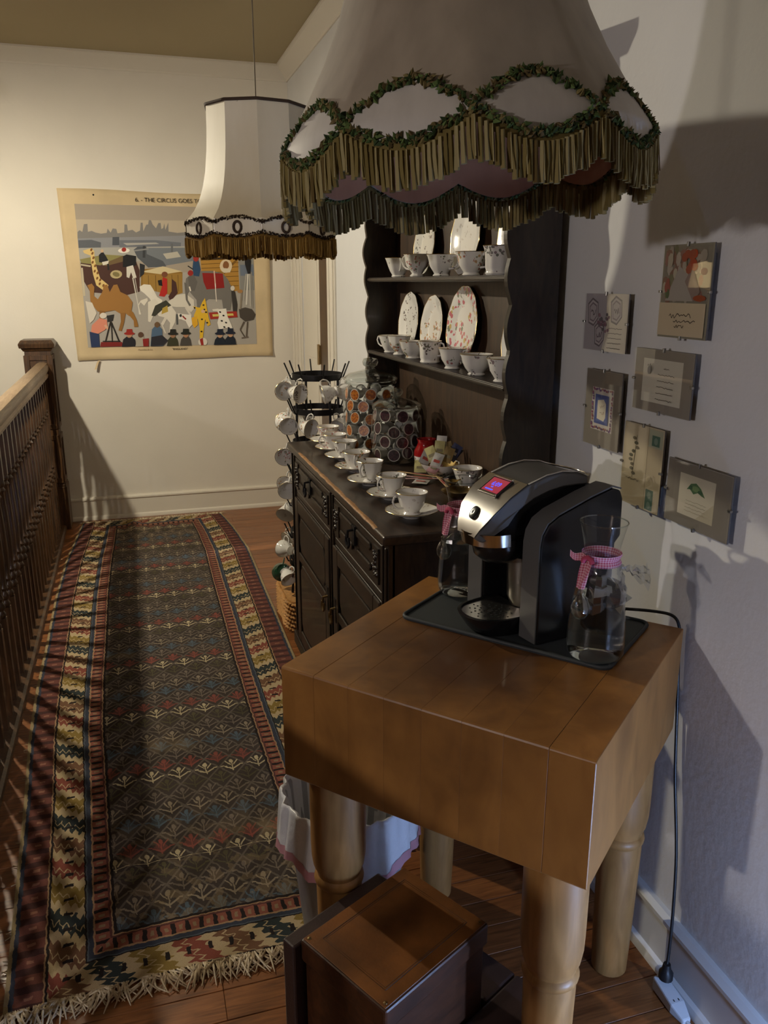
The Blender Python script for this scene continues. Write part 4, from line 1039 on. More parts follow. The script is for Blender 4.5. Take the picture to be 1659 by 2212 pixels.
def text_obj(body, size, mat, parent, M, extrude=0.0002, align='CENTER', name='lettering'):
    cu = bpy.data.curves.new(name, 'FONT'); cu.body = body; cu.size = size; cu.extrude = extrude; cu.align_x = align; cu.align_y = 'CENTER'; cu.resolution_u = 3
    tmp = bpy.data.objects.new('tmp', cu); C.objects.link(tmp)
    dg = bpy.context.evaluated_depsgraph_get(); me = bpy.data.meshes.new_from_object(tmp.evaluated_get(dg))
    bpy.data.objects.remove(tmp); me.name = name; me.materials.clear(); me.materials.append(mat)
    o = bpy.data.objects.new(name, me); C.objects.link(o); o.parent = parent; o.matrix_local = M; return o
BLUE = emitter('blue_digits', srgb((70, 90, 255)), 1.6)
# reading direction across the machine (user stands in front, sees local +y on the right... text x runs along +y, up runs back up the slope)
R3 = Matrix((Vector((0, 1, 0)), -dx_, nrm)).transposed().to_4x4()
text_obj('6:09', .016, BLUE, cm, Matrix.Translation(slope(ctr - dx_*.003, .0085)) @ R3, name='clock_digits')
m = MB(); quad(m, ctr + dx_*.006 + Vector((0, -.004, 0)), .0012, .003, .0083, .0004); quad(m, ctr + dx_*.0135 + Vector((0, -.006, 0)), .0014, .012, .0083, .0004); m.build('status_marks', BLUE, cm)
bc = Vector((.1735, 0, .2550)); 
m = MB(); m.M = Matrix.Translation(bc + nrm*.001) @ Matrix.Rotation(radians(54), 4, 'Y'); m.lathe([(0, -.002), (.009, -.002), (.0125, .003), (.012, .006), (.006, .0075), (0, .0065)], 20, lobes=2, amp=.15); m.build('brew_button', BLACKP, cm, smooth=60)
m = MB(); m.lathe([(0, .150), (.035, .152), (.050, .165), (.055, .185), (.055, .205)], 28, cx=.115); m.build('brew_head', BLACKP, cm, smooth=60)
# drip tray and its grille
tp = [(.060, -.066), (.115, -.066), (.158, -.058), (.186, -.038), (.198, 0), (.186, .038), (.158, .058), (.115, .066), (.060, .066)]
def smoothp(P, k=3):
    for _ in range(k):
        Q = [P[0]]
        for a_, b_2 in zip(P, P[1:]): Q += [(a_[0]*.75+b_2[0]*.25, a_[1]*.75+b_2[1]*.25), (a_[0]*.25+b_2[0]*.75, a_[1]*.25+b_2[1]*.75)]
        P = Q + [P[-1]]
    return P
sp_ = smoothp(tp, 2)
m = MB(); n_ = len(sp_); vs = []
lev = [(.80, 0), (.88, .012), (1.0, .036), (1.02, .042), (.96, .043), (.94, .039)]
for f_, z in lev: vs += [(.060+(x-.060)*f_ + (0), y*f_, z) for x, y in sp_]
fs = [tuple(range(n_))[::-1]] + [(j*n_+i, j*n_+i+1, (j+1)*n_+i+1, (j+1)*n_+i) for j in range(len(lev)-1) for i in range(n_-1)]
m.add(vs, fs); tr = m.build('drip_tray', BLACKP, cm, smooth=50)
m = MB(); m.prism([(.060+(x-.060)*.945, y*.945) for x, y in sp_], .0365, .0385, 'z'); m.build('grille', STEEL, tr)
m = MB(); gc = (.128, 0)
for rr, cnt, w_ in ((.0, 1, .006), (.014, 6, .0024), (.024, 12, .0022), (.035, 14, .0022), (.046, 12, .002)):
    for k in range(cnt):
        th = 2*pi*k/cnt + rr*40; m.lathe([(0, .0392), (w_, .0392), (w_, .0386)], 8, cx=gc[0]+rr*cos(th)*.9, cy=gc[1]+rr*sin(th))
m.build('drain_holes', plain('drain_black', (.003, .003, .003), .8), tr, fix=False)
m = MB(); m.lathe([(0, .04), (.026, .04), (.034, .06), (.036, .12), (.036, .15), (0, .15)], 24, cx=.045); m.build('inner_back', plain('dull_steel', (.3, .28, .25), .35, 1), cm, smooth=50)
# reservoir on the far side
m = MB(); m.prism(rrect(.055, .030, .014), .012, .262); m.v = [(x-.050, y-Wd-.034, z) for x, y, z in m.v]; rs = m.build('water_tank', thin_glass('tank_plastic', (.62, .58, .56), 1.45, .08), cm, smooth=40)
m = MB(); m.prism(rrect(.057, .032, .014), .262, .274); m.v = [(x-.050, y-Wd-.034, z) for x, y, z in m.v]; m.build('tank_lid', BLACKP, rs, bevel=.003)
m = MB(); m.prism(rrect(.057, .032, .014), 0, .012); m.v = [(x-.050, y-Wd-.034, z) for x, y, z in m.v]; m.build('tank_base', BLACKP, rs)

# ------------------------------------------------------------------ carafes
def gingham():
    m, nt, b = newmat('pink_gingham_ribbon'); N.nt = nt
    tc = nt.nodes.new('ShaderNodeTexCoord'); sp = nt.nodes.new('ShaderNodeSeparateXYZ'); nt.links.new(tc.outputs['UV'], sp.inputs[0])
    a_ = (N(sp.outputs[0]) * 1.0).fr() < .5; b_2 = (N(sp.outputs[1]) * 1.0).fr() < .5
    c = nmix((a_ + b_2)*.5, srgb((214, 170, 182)), srgb((176, 62, 92)))
    nt.links.new(c.k, b.inputs['Base Color']); b.inputs['Roughness'].default_value = .8; return m
GING = gingham()
FILM = thin_glass('crumpled_film', (.84, .87, .94), 1.5, .12, boost=5)
WATER = bpy.data.materials.new('water'); WATER.use_nodes = True
wn = WATER.node_tree; wn.nodes.clear(); wo = wn.nodes.new('ShaderNodeOutputMaterial'); wg = wn.nodes.new('ShaderNodeBsdfGlass'); wg.inputs['IOR'].default_value = 1.33; wg.inputs['Roughness'].default_value = .0; wg.inputs[0].default_value = (.96, .98, .98, 1); wn.links.new(wg.outputs[0], wo.inputs[0])
def ribbon(fn, nu, nv, mat, parent, name, ku, kv):
    m = MB(); vs = []; uv = []
    for j in range(nv+1):
        for i in range(nu+1): vs.append(fn(i/nu, j/nv)); uv.append((i/nu*ku, j/nv*kv))
    w_ = nu+1; m.add(vs, [(j*w_+i, j*w_+i+1, (j+1)*w_+i+1, (j+1)*w_+i) for j in range(nv) for i in range(nu)])
    return m.build(name, mat, parent, smooth=70, uv=uv, fix=False)
def carafe(label, loc, ang, water):
    t = thing('glass_carafe', label, 'carafe', loc, ang)
    out = [(0, .004), (.040, .003), (.050, .004), (.0545, .012), (.0555, .030), (.054, .070), (.050, .110), (.044, .145), (.0375, .175), (.0335, .198), (.0325, .212), (.0345, .228), (.039, .248), (.0435, .266), (.0445, .271)]
    inn = [(.0427, .270), (.037, .248), (.0325, .228), (.0308, .212), (.0318, .198), (.0355, .175), (.042, .145), (.048, .110), (.052, .070), (.0532, .030), (.052, .015), (.047, .010), (0, .009)]
    m = MB(); m.lathe(out, 40); m.build('vessel', GLASS, t, smooth=60, fix=False)
    m = MB(); q = 40; m.tube([(.0440*cos(2*pi*k/q), .0440*sin(2*pi*k/q), .2705) for k in range(q)], .0013, 6, closed=True); m.build('lip', thin_glass('lip_glass', (.8, .84, .83), 1.6, boost=3), t, smooth=60)
    m = MB(); m.lathe([(0, .004)] + [(r-.0012, z) for r, z in out[1:] if z <= water] , 40); m.caps = True
    prof = [(0, .0055)] + [(r-.0015, z+.001) for r, z in out[1:] if z < water]; prof += [(prof[-1][0]-.001, water), (0, water)]
    m = MB(); m.lathe(prof, 40); m.build('water', WATER, t, smooth=50)
    ribbon(lambda u, v: (((.0345+.0012*sin(v*9)) + abs(v-.5)*.004)*cos(2*pi*u), ((.0345+.0012*sin(v*9)) + abs(v-.5)*.004)*sin(2*pi*u), .190+.022*v), 40, 6, GING, t, 'ribbon_band', 44, 5)
    th = radians(205) - ang
    kn = Vector((cos(th)*.037, sin(th)*.037, .200)); tn = Vector((-sin(th), cos(th), 0)); ou = Vector((cos(th), sin(th), 0))
    def tail(u, v): 
        p_ = kn + ou*(.004+.010*v) + tn*((u-.5)*.024*(1-.25*v) - .010*v) + Vector((0, 0, .010 - .062*v)); p_ += ou*.003*sin(u*7+v*4); return tuple(p_)
    ribbon(tail, 5, 10, GING, t, 'ribbon_tail', 5, 12)
    def tail2(u, v):
        p_ = kn + ou*(.004+.006*v) + tn*(-.004-.034*v) + Vector((0, 0, (u-.5)*.018*(1-.3*v) + .012*v + .004*sin(v*6))); return tuple(p_)
    ribbon(tail2, 5, 8, GING, t, 'ribbon_loop', 4, 7)
    m = MB(); m.tube([tuple(kn + ou*.008 + tn*.010*cos(q_) + Vector((0, 0, .010*sin(q_)))) for q_ in [0, .8, 1.6, 2.4, 3.2]], .005, 7); m.build('ribbon_knot', GING, t, smooth=60)
    # crumpled cellophane tied under the ribbon
    rnd = random.Random(int(abs(loc[1])*1000))
    nz = [[rnd.uniform(-1, 1) for _ in range(13)] for _ in range(11)]
    def film(u, v):
        a_ = radians(200 + 170*u); r = .037 + .022*v*abs(sin(u*9)) + .007*nz[int(v*9.99)][int(u*11.99)]*v
        return (r*cos(a_), r*sin(a_), .194 - .085*v + .012*nz[int(v*9.99)][int(u*11.99)]*v)
    m = MB(); m.grid(film, 12, 10); m.build('cellophane', FILM, t, smooth=25, fix=False)
    m = MB(); a2 = radians(330)
    m.grid(lambda u, v: ((.036+.055*u)*cos(a2+(v-.5)*.7*u), (.036+.055*u)*sin(a2+(v-.5)*.7*u), .185 - .018*u + .030*(v-.5)*u + .006*nz[int(u*9.99)][int(v*11.99)]), 10, 8); m.build('cellophane_end', FILM, t, smooth=25, fix=False)
    m = MB(); m.M = Matrix.Translation(kn + ou*.022 + Vector((0, 0, -.085)))
    m.lathe([(0, -.022), (.010, -.019), (.017, -.008), (.018, .004), (.012, .018), (.006, .026), (.008, .032), (0, .036)], 20); m.build('glass_drop', thin_glass('drop_glass', (.8, .84, .82), 1.7, boost=3), t, smooth=60)
    return t
carafe('clear glass carafe with pink gingham ribbon on the mat in front of the coffee maker', (-.272, 1.268, .8537), radians(0), .150)
carafe('clear glass carafe with pink ribbon on the mat behind the coffee maker', (-.392, 1.658, .8537), radians(-20), .130)
POSTER = '''b8ab98:0,104,999,94,998,175,0,227;7f7c7a:0,227,3,190,14,177,29,188,41,136,60,133,59,187,80,180,100,191,130,198,161,192,168,163,183,190,196,161,216,164,220,194,258,187,263,132,277,133,279,175,305,168,324,186,347,172,354,118,365,118,365,177,384,132,395,129,401,99,413,100,420,127,438,154,453,118,466,117,468,159,479,152,487,119,490,164,510,114,508,176,558,184,599,179,999,156,998,196,0,245;8a8b90:0,233,999,182,997,270,0,312;5c5f66:3,245,75,241,125,258,122,293,0,298;4c5058:191,220,228,218,225,276,186,277;6d7078:228,241,433,237,575,252,573,278,224,293;a9a6a0:247,260,432,254,451,263,266,276;a7a49d:0,298,998,263,998,364,0,398;757a80:347,292,593,288,660,376,420,429,361,386;54585e:303,306,327,284,376,282,375,335,464,383,482,421,378,430,321,362;3a3c40:356,279,350,361,365,361,371,278;66686c:517,259,513,330,525,329,529,258;888888:305,318,388,304,387,294,304,308;b9b3a6:467,332,551,315,569,353,486,369;aaa49c:0,508,1000,431,1000,1000,0,1000;4a2e26:4,398,142,356,302,350,327,450,319,602,239,628,42,605,4,508;8a8350:1,376,138,341,240,348,111,417,7,400;6f5a3a:111,414,240,348,304,350,311,365,142,421;b8a77c:227,478,223,491,212,502,199,508,184,508,171,503,163,493,160,480,165,467,175,456,189,450,203,450,216,455,225,465;7d7148:212,487,208,493,201,496,192,496,184,492,177,486,174,478,175,471,179,465,186,462,195,462,204,466,210,472,213,480;b9ad94:3,418,55,429,58,418,5,407;c3b79c:3,435,1,631,12,630,13,434;8f6c2e:336,444,461,428,573,463,565,599,511,625,326,577;d2c29a:335,460,462,421,571,457,458,479;9e7a38:344,482,570,470,566,612,510,632,337,577;6d4f1f:373,485,369,601,372,601,376,485;6d4f1f:414,484,411,601,414,601,418,484;6d4f1f:461,483,458,600,461,600,464,482;6d4f1f:508,482,505,600,508,600,511,481;6d4f1f:544,481,541,599,544,599,547,480;b08338:682,349,904,327,907,594,783,622,685,493;6a4a18:687,377,910,364,910,360,687,373;6a4a18:685,406,909,393,909,389,686,402;6a4a18:684,436,908,424,908,420,684,432;6a4a18:682,469,906,457,906,453,682,465;6a4a18:680,503,905,492,905,488,681,499;6a4a18:679,537,904,527,904,523,679,533;6a4a18:677,571,902,562,902,558,677,567;7a5820:820,476,914,362,906,351,812,464;4f3a18:702,373,846,363,846,350,702,360;8b8a86:911,340,1000,337,1000,593,911,594;6d7788:916,407,997,404,998,485,917,487;d9bd7c:22,316,59,302,72,297,84,319,82,371,89,432,103,506,146,555,126,604,78,556,66,482,61,396,61,349,28,333;7a4f22:78,336,74,343,69,344,66,340,67,332,72,325,77,323,80,328;7a4f22:82,367,77,374,72,375,69,370,71,362,75,355,80,354,83,359;7a4f22:75,398,71,405,65,406,63,401,64,393,68,387,74,385,76,390;7a4f22:87,422,83,429,78,430,75,426,76,418,81,411,86,409,89,414;7a4f22:82,459,77,466,72,468,70,463,71,455,75,448,81,447,83,451;7a4f22:98,471,93,478,88,480,85,475,86,467,91,460,96,458,99,463;7a4f22:92,509,88,515,82,517,80,512,81,504,86,497,91,496,93,500;7a4f22:108,521,103,527,98,529,95,524,97,516,101,509,106,508,109,512;7a4f22:103,548,99,555,94,556,91,551,92,543,97,536,102,535,105,540;7a4f22:123,560,119,567,113,568,111,563,112,555,116,548,122,547,124,552;7a4f22:74,312,70,319,65,320,62,315,63,307,68,300,73,299,76,304;1e1c1f:107,345,130,319,147,356,160,393,133,400,105,395;c9a98a:135,317,134,322,131,326,128,328,124,328,121,326,119,322,118,317,120,313,122,309,126,306,129,306,133,308,135,312;d9d2c4:121,394,160,383,153,408,125,416;222222:148,406,148,450,159,448,158,405;1b1a1c:240,353,261,339,314,350,309,413,286,426,234,428;d6d0c4:255,427,292,414,307,501,288,508,278,464,265,505,251,498;e9e2d6:281,311,277,319,268,325,254,329,239,330,227,327,218,321,215,314,219,306,229,299,242,295,257,295,270,298,278,303;9b2a20:262,306,260,312,256,317,250,321,244,321,239,318,236,313,235,307,237,300,241,295,247,291,253,291,258,294,261,299;cfc9bd:282,503,303,729,310,727,288,501;b5afa4:294,502,314,741,318,740,299,501;27282c:331,400,359,412,350,475,326,501;e3ddd0:319,567,345,549,382,553,398,588,416,639,445,664,432,703,390,703,373,652,344,614,325,596;ddd6c8:361,677,404,652,423,690,366,823,353,817;ddd6c8:362,665,338,703,319,678,306,703,316,766,304,766,302,697,320,665,359,647;d8d1c4:476,677,532,625,584,618,629,663,628,728,608,754,579,715,526,715,495,709;dcd5c8:399,728,443,703,495,705,520,754,511,824,484,882,471,907,481,830,458,792,417,779;d8d1c4:451,787,426,838,441,847,465,797;cfc8bb:429,845,446,909,454,905,437,841;555555:518,767,517,844,528,843,528,766;d5cdc0:573,719,601,784,612,776,584,711;b3271e:457,498,481,510,476,613,458,639,427,633,445,575;7a4a30:486,478,484,487,478,494,471,499,463,499,456,495,452,488,451,479,453,470,458,463,466,459,473,459,480,462,485,469;171618:426,522,449,516,452,562,430,557;4a2c26:508,510,531,535,537,612,509,651,487,664,481,638,502,600;3a3a30:401,703,466,664,495,702,441,734,396,779,375,776;b79b45:442,722,472,702,474,747,434,766;75716c:591,508,624,475,677,454,749,452,810,470,840,516,858,568,854,675,845,741,803,741,797,662,718,656,696,676,687,767,647,767,645,663,616,618,606,598,589,624,581,573;66625e:602,495,639,481,657,533,638,598,613,598,605,547;e8e0d0:604,567,609,600,617,597,612,565;6d6964:579,534,595,547,594,663,611,702,600,709,582,663;8f1f1c:688,467,810,470,816,576,709,587,693,532;d7b5a0:756,452,759,570,766,569,763,451;e5ddd0:759,544,761,676,766,675,764,543;2e4a6a:640,377,670,376,679,441,669,493,636,487,633,429;a03024:673,360,671,371,666,381,659,386,652,386,645,381,641,372,640,361,643,350,648,341,655,335,662,335,668,340,672,349;a02a22:636,468,633,477,628,484,622,489,614,489,608,485,604,478,602,469,605,460,610,452,616,448,624,448,630,452,634,459;222222:604,420,634,445,638,439,608,414;dcc7a6:869,415,864,437,853,455,838,465,821,466,806,457,797,439,794,418,799,396,810,378,825,368,842,367,856,376,866,393;8a5a34:850,409,848,422,842,432,835,438,826,438,819,433,814,423,813,410,816,398,821,387,829,381,837,381,844,387,849,397;d8ccb4:802,431,864,435,854,462,816,466;201f22:945,339,976,331,985,378,978,472,961,473,947,406;a9a59c:946,473,922,674,932,675,955,473;d8d4cb:957,473,940,701,950,701,966,473;b5b1a7:967,473,965,715,974,714,977,472;8f8b84:979,459,980,728,988,728,987,458;4a3b30:876,581,875,591,872,598,867,602,863,602,859,598,856,591,855,582,857,572,860,565,864,561,869,561,873,565,876,572;3a3532:857,595,878,601,890,701,881,781,861,754,858,675;d8d0c2:878,579,876,587,872,593,867,597,861,597,857,594,853,587,852,579,854,571,858,564,863,561,869,561,873,564,877,571;4b443e:897,734,936,721,977,734,999,775,985,815,932,828,901,795;8a7f70:911,735,924,608,914,607,901,734;a77c4c:926,601,924,607,919,611,912,614,905,614,898,612,894,607,892,601,894,595,899,591,906,588,913,588,920,590,924,595;5b5146:922,825,896,885,904,891,931,831;5b5146:896,890,924,951,930,946,903,886;5b5146:943,828,931,948,940,949,952,829;6b6156:906,957,949,950,948,940,905,947;a33025:713,757,882,749,887,794,721,807;d6c66c:734,770,860,765,864,781,737,788;e1b531:619,709,662,721,677,682,696,649,704,728,711,793,721,846,703,859,690,806,677,885,669,950,650,949,654,871,647,806,622,780,641,734;e0a92c:611,793,643,780,645,845,622,871,606,832;2a2218:637,721,635,726,631,728,626,726,625,721,627,717,631,715,636,717;2a2218:691,702,689,706,684,708,680,706,678,702,680,697,685,695,689,697;2a2218:704,754,702,759,697,761,693,759,691,754,693,749,698,748,702,749;2a2218:677,806,675,811,670,813,666,811,664,806,666,802,671,800,675,802;2a2218:670,897,668,902,663,904,659,902,657,897,659,893,664,891,668,893;2a2218:707,833,705,837,700,839,696,837,694,833,697,828,701,826,706,828;2a2218:694,734,692,739,688,741,683,739,682,734,684,730,688,728,693,730;d9d2c6:695,976,692,990,684,1000,672,1000,660,1000,649,1000,642,989,640,975,643,962,652,951,663,945,675,945,686,952,693,963;9b2a20:650,956,669,944,672,1000,656,1000;d8b090:692,748,690,753,687,758,682,760,677,760,672,758,669,753,668,748,670,742,673,737,678,735,683,735,688,737,691,742;e6e0d6:529,760,565,767,607,773,611,845,591,870,573,818,547,805,533,805;8a2a20:553,783,572,809,579,802,559,776;333333:553,777,552,782,550,786,546,788,543,788,540,786,539,782,538,777,539,772,541,768,545,766,548,766,551,768,552,772;e9e4da:762,734,820,728,824,781,846,847,855,887,813,873,770,886,762,833,775,781;26221e:789,757,785,761,780,760,776,756,775,751,778,748,784,748,788,752;26221e:808,784,805,787,800,787,795,783,795,778,798,774,804,775,808,779;26221e:796,823,793,827,787,826,783,822,782,817,786,814,791,814,796,818;26221e:822,837,818,840,813,840,809,836,808,830,812,827,817,828,821,832;26221e:810,870,806,873,801,873,797,869,796,863,800,860,805,860,809,865;26221e:836,877,833,880,827,880,823,876,822,870,826,867,831,867,836,872;e2dccf:735,734,773,728,772,749,740,746;9d7038:28,556,54,544,67,568,59,630,80,654,107,605,120,555,139,550,149,604,174,554,195,550,209,603,249,628,273,678,260,753,248,778,225,753,207,766,167,734,103,747,72,741,52,704,37,667,39,593;8a602e:83,734,114,741,92,827,94,876,77,876,76,815;8f6430:199,753,229,753,214,828,197,884,180,880,198,815;96692f:254,728,273,753,288,804,295,854,271,856,271,810,248,772;d5cdc0:10,667,46,679,66,753,45,802,22,826,17,765;d88a72:33,839,78,790,119,802,120,852,102,876,64,901,24,890;d8d0c4:121,772,118,781,112,788,103,792,95,792,87,788,82,780,81,771,84,762,90,755,98,751,107,751,115,755,120,762;29375c:16,885,68,903,66,997,18,998;d6a88c:100,844,120,879,131,870,111,835;2b2a2a:120,772,163,763,152,809,123,817;241f1c:136,814,96,962,103,964,143,816;241f1c:138,817,177,972,185,969,145,813;241f1c:140,818,136,964,142,964,146,817;7c2420:75,962,195,965,198,996,68,997;1d1a18:84,960,185,962,186,955,85,953;222128:191,1000,202,946,223,926,253,926,270,948,273,998;b98e70:255,914,253,923,248,930,241,934,234,934,228,930,224,922,223,913,226,904,231,897,237,893,244,893,250,897,254,904;98281f:271,904,267,909,258,912,246,914,232,914,220,912,212,908,209,903,213,898,221,894,234,892,248,893,260,895,268,899;98281f:221,901,227,871,258,871,259,901;a9a294:268,1000,279,948,289,927,319,927,326,949,328,999;5a4030:321,915,319,924,314,931,307,935,300,935,294,931,290,924,289,914,291,905,296,898,303,894,310,894,316,898,320,905;8a2420:314,945,350,941,345,1000,315,1000;4f6680:356,1000,372,876,388,855,418,855,431,877,429,1000;6b5138:420,843,417,852,412,859,406,864,399,863,393,859,389,852,388,842,390,833,395,826,402,821,409,821,415,826,419,833;2a2930:366,931,428,919,460,958,433,996,358,1000;3a3a28:452,1000,462,954,476,933,506,933,517,955,521,1000;9b7458:508,921,506,930,501,938,494,942,487,941,481,937,477,929,476,920,478,911,483,903,490,899,497,899,503,903,507,911;26241f:523,911,520,916,511,919,499,921,485,921,473,919,464,915,462,910,465,905,474,901,486,899,500,899,512,901,521,906;26241f:474,907,479,877,511,877,512,908;4a4540:529,1000,539,953,553,932,583,932,594,955,597,1000;b08060:585,919,582,929,577,936,571,941,564,940,558,936,554,928,553,919,555,909,560,902,566,898,573,898,580,902,584,910;24261f:600,909,597,914,588,918,575,920,562,920,549,918,541,913,538,908,542,903,551,899,563,897,577,898,589,900,597,904;24261f:550,906,555,875,587,875,588,907;1d2430:733,1000,742,960,758,938,788,939,802,962,806,1000;c09878:790,926,788,936,783,943,776,947,769,947,763,943,759,935,758,925,760,916,765,908,771,904,778,904,784,908,788,916;1c2333:805,916,802,921,793,925,780,927,767,926,754,924,746,920,743,914,747,909,755,905,768,903,782,904,794,906,802,910;1c2333:755,912,760,881,792,881,793,913;1d2430:797,1000,806,957,822,934,852,935,866,958,870,1000;c09878:854,922,852,931,847,939,840,943,833,943,827,939,823,931,822,921,824,911,829,904,835,899,842,900,848,904,852,912;1c2333:869,911,866,917,857,921,845,923,831,922,819,920,810,916,807,910,811,905,819,901,832,899,846,899,858,902,866,906;1c2333:819,908,824,876,856,877,857,909'''
# ------------------------------------------------------------------ cords
def spline(P, k=6):
    P = [Vector(p) for p in P]; out = []
    for i in range(len(P)-1):
        p0, p1, p2, p3 = P[max(i-1, 0)], P[i], P[i+1], P[min(i+2, len(P)-1)]
        for q in range(k):
            t = q/k; out.append(tuple(.5*((2*p1) + (p2-p0)*t + (2*p0-5*p1+4*p2-p3)*t*t + (3*p1-p0-3*p2+p3)*t**3)))
    return out + [tuple(P[-1])]
t = thing('power_cord', 'black power cord of the coffee maker hanging down the right wall', 'cord', (-.04, 1.25, 0))
m = MB(); m.M = Matrix.Translation((.04, -1.25, 0))
m.tube(spline([(-.145, 1.455, .866), (-.10, 1.435, .864), (-.05, 1.400, .866), (-.022, 1.372, .864), (-.0125, 1.358, .845), (-.0105, 1.354, .80), (-.0105, 1.338, .66), (-.012, 1.318, .50), (-.016, 1.282, .33), (-.030, 1.254, .19), (-.040, 1.241, .11), (-.046, 1.235, .082)]), .0036, 8); m.build('cable', BLACKM, t, smooth=60)
m = MB(); m.M = Matrix.Translation((.04, -1.25, 0)); m.lathe([(0, .084), (.008, .083), (.011, .066), (.016, .060), (.016, .045), (0, .045)], 14, cx=-.047, cy=1.234); m.build('plug', BLACKM, t, smooth=40)
WP = plain('white_cord_plastic', (.55, .58, .62), .4)
t = thing('extension_cord', 'white extension cord with outlet block lying at the baseboard', 'cord', (-.05, 1.203, 0))
m = MB(); m.M = Matrix.Translation((-.0, .0, .002)); 
m.add([(-.016, .05, 0), (.016, .05, 0), (.016, .05, .036), (-.016, .05, .036), (-.018, -.02, 0), (.018, -.02, 0), (.018, -.02, .026), (-.018, -.02, .026), (-.010, -.055, 0), (.010, -.055, 0), (.010, -.055, .014), (-.010, -.055, .014)],
      [(0, 1, 2, 3), (0, 4, 5, 1), (1, 5, 6, 2), (2, 6, 7, 3), (3, 7, 4, 0), (4, 8, 9, 5), (5, 9, 10, 6), (6, 10, 11, 7), (7, 11, 8, 4), (11, 10, 9, 8)]); m.build('outlet_block', WP, t, bevel=.004)
m = MB()
for dy in (-.012, ): 
    for dx in (-.006, .006): m.box(dx-.0012, dx+.0012, dy-.005, dy+.005, .0282, .0292)
m.build('slots', BLACKM, t)
m = MB(); m.tube(spline([(0, -.05, .010), (.004, -.10, .006), (.010, -.25, .005), (0, -.5, .005), (.012, -.75, .02), (.022, -.85, .15), (.035, -.86, .28)]), .0045, 8); m.build('cable', WP, t, smooth=60)

# ------------------------------------------------------------------ waste bin
t = thing('waste_bin', 'grey waste bin lined with a white bag with pink drawstring, under the table', 'waste bin', (-.672, 1.655, .011))
m = MB(); m.lathe([(0, .006), (.108, .006), (.112, 0), (.116, .004), (.150, .360), (.154, .366), (.150, .370), (.146, .362), (.113, .012), (0, .012)], 36); m.build('bin', plain('grey_bin_plastic', (.28, .28, .29), .45), t, smooth=50)
def bag(u, v):
    a_ = 2*pi*u; rp = .0035*sin(a_*17+v*5) + .003*sin(a_*29+1)
    if v < .35: k = v/.35; r = .128 + .018*k; z = .18 + .19*k
    elif v < .5: k = (v-.35)/.15; r = .146 + .014*sin(k*pi/2); z = .370 + .010*sin(k*pi)
    else: k = (v-.5)/.5; r = .160 + .012*k; z = .370 - (.14 + .025*sin(a_*3+.5))*k
    return ((r+rp)*cos(a_), (r+rp)*sin(a_), z + .004*sin(a_*11)*v)
BAGM = plain('white_bin_liner', (.62, .62, .64), .3, bump=.25, bscale=60)
m = MB(); m.grid(bag, 96, 24); m.build('liner', BAGM, t, smooth=70)
m = MB(); m.grid(lambda u, v: tuple(Vector(bag(u, .90+.10*v))*1.0 + Vector((cos(2*pi*u)*.0012, sin(2*pi*u)*.0012, 0))), 96, 2); m.build('drawstring', plain('pink_drawstring', srgb((178, 128, 136)), .4), t, smooth=70)

# ------------------------------------------------------------------ leather topped step box
SZ = .375
t = thing('leather_step', 'brown leather-topped wooden box step with a lower black step, under the table', 'step stool', (-.695, 1.205, 0), radians(28))
LEA = plain('tooled_tan_leather', srgb((112, 68, 28)), .42, var=.35, vscale=14, bump=.08, bscale=160)
DKL = plain('dark_step_leather', srgb((52, 38, 36)), .4, var=.2, vscale=20, bump=.08, bscale=200)
DKW = wood('dark_step_wood', srgb((46, 26, 14)), srgb((74, 42, 22)), (2, 8, 8), .4, .05)
a, b_ = .140, .112
m = MB(); m.box(-a+.006, a-.006, -b_+.006, b_-.006, .004, SZ-.05); m.build('carcass', DKW, t, bevel=.003)
m = MB(); m.box(-a, a, -b_, b_, SZ-.05, SZ-.002); m.build('lid', DKW, t, bevel=.005)
m = MB(); m.box(-a+.004, a-.004, -b_+.004, b_-.004, SZ-.002, SZ); m.build('leather_top', LEA, t, bevel=.001)
m = MB()
for k, w_ in ((.020, .0009), (.024, .0006)):
    m.tube([(-a+k+.01, -b_+k+.01, SZ), (a-k-.01, -b_+k+.01, SZ), (a-k-.01, b_-k-.01, SZ), (-a+k+.01, b_-k-.01, SZ)], w_, 5, closed=True)
m.build('tooled_lines', plain('dark_tooling', srgb((62, 38, 16)), .5), t)
m = MB(); m.box(-a-.016, a*.7, b_+.001, b_+.034, .02, SZ-.012); m.build('end_board', DKL, t, bevel=.004)
m = MB(); m.box(-.02, a+.10, -b_-.13, -b_-.001, .02, .185); m.build('lower_step', DKL, t, bevel=.006)
m = MB(); m.box(a+.001, a+.10, -b_, b_-.03, .02, .185); m.build('side_step', DKL, t, bevel=.006)
for x, y, z in ((-a+.012, -b_+.012, SZ), (a-.012, -b_+.012, SZ), (-a+.012, b_-.012, SZ), (a+.085, -b_-.115, .185), (-.008, -b_-.118, .185)):
    m = MB(); m.lathe([(.004, z-.0005), (.0035, z+.0012), (0, z+.002)], 10, cx=x, cy=y); m.build('nail', BRASS, t, smooth=60)
m = MB(); m.tube([(-a-.002, -.04, .12), (-a-.018, -.04, .11), (-a-.016, -.04, .085), (-a-.002, -.04, .08)], .004, 7); m.box(-a-.004, -a+.007, -.055, -.025, .07, .13); m.build('clasp', BRASS, t, smooth=40)

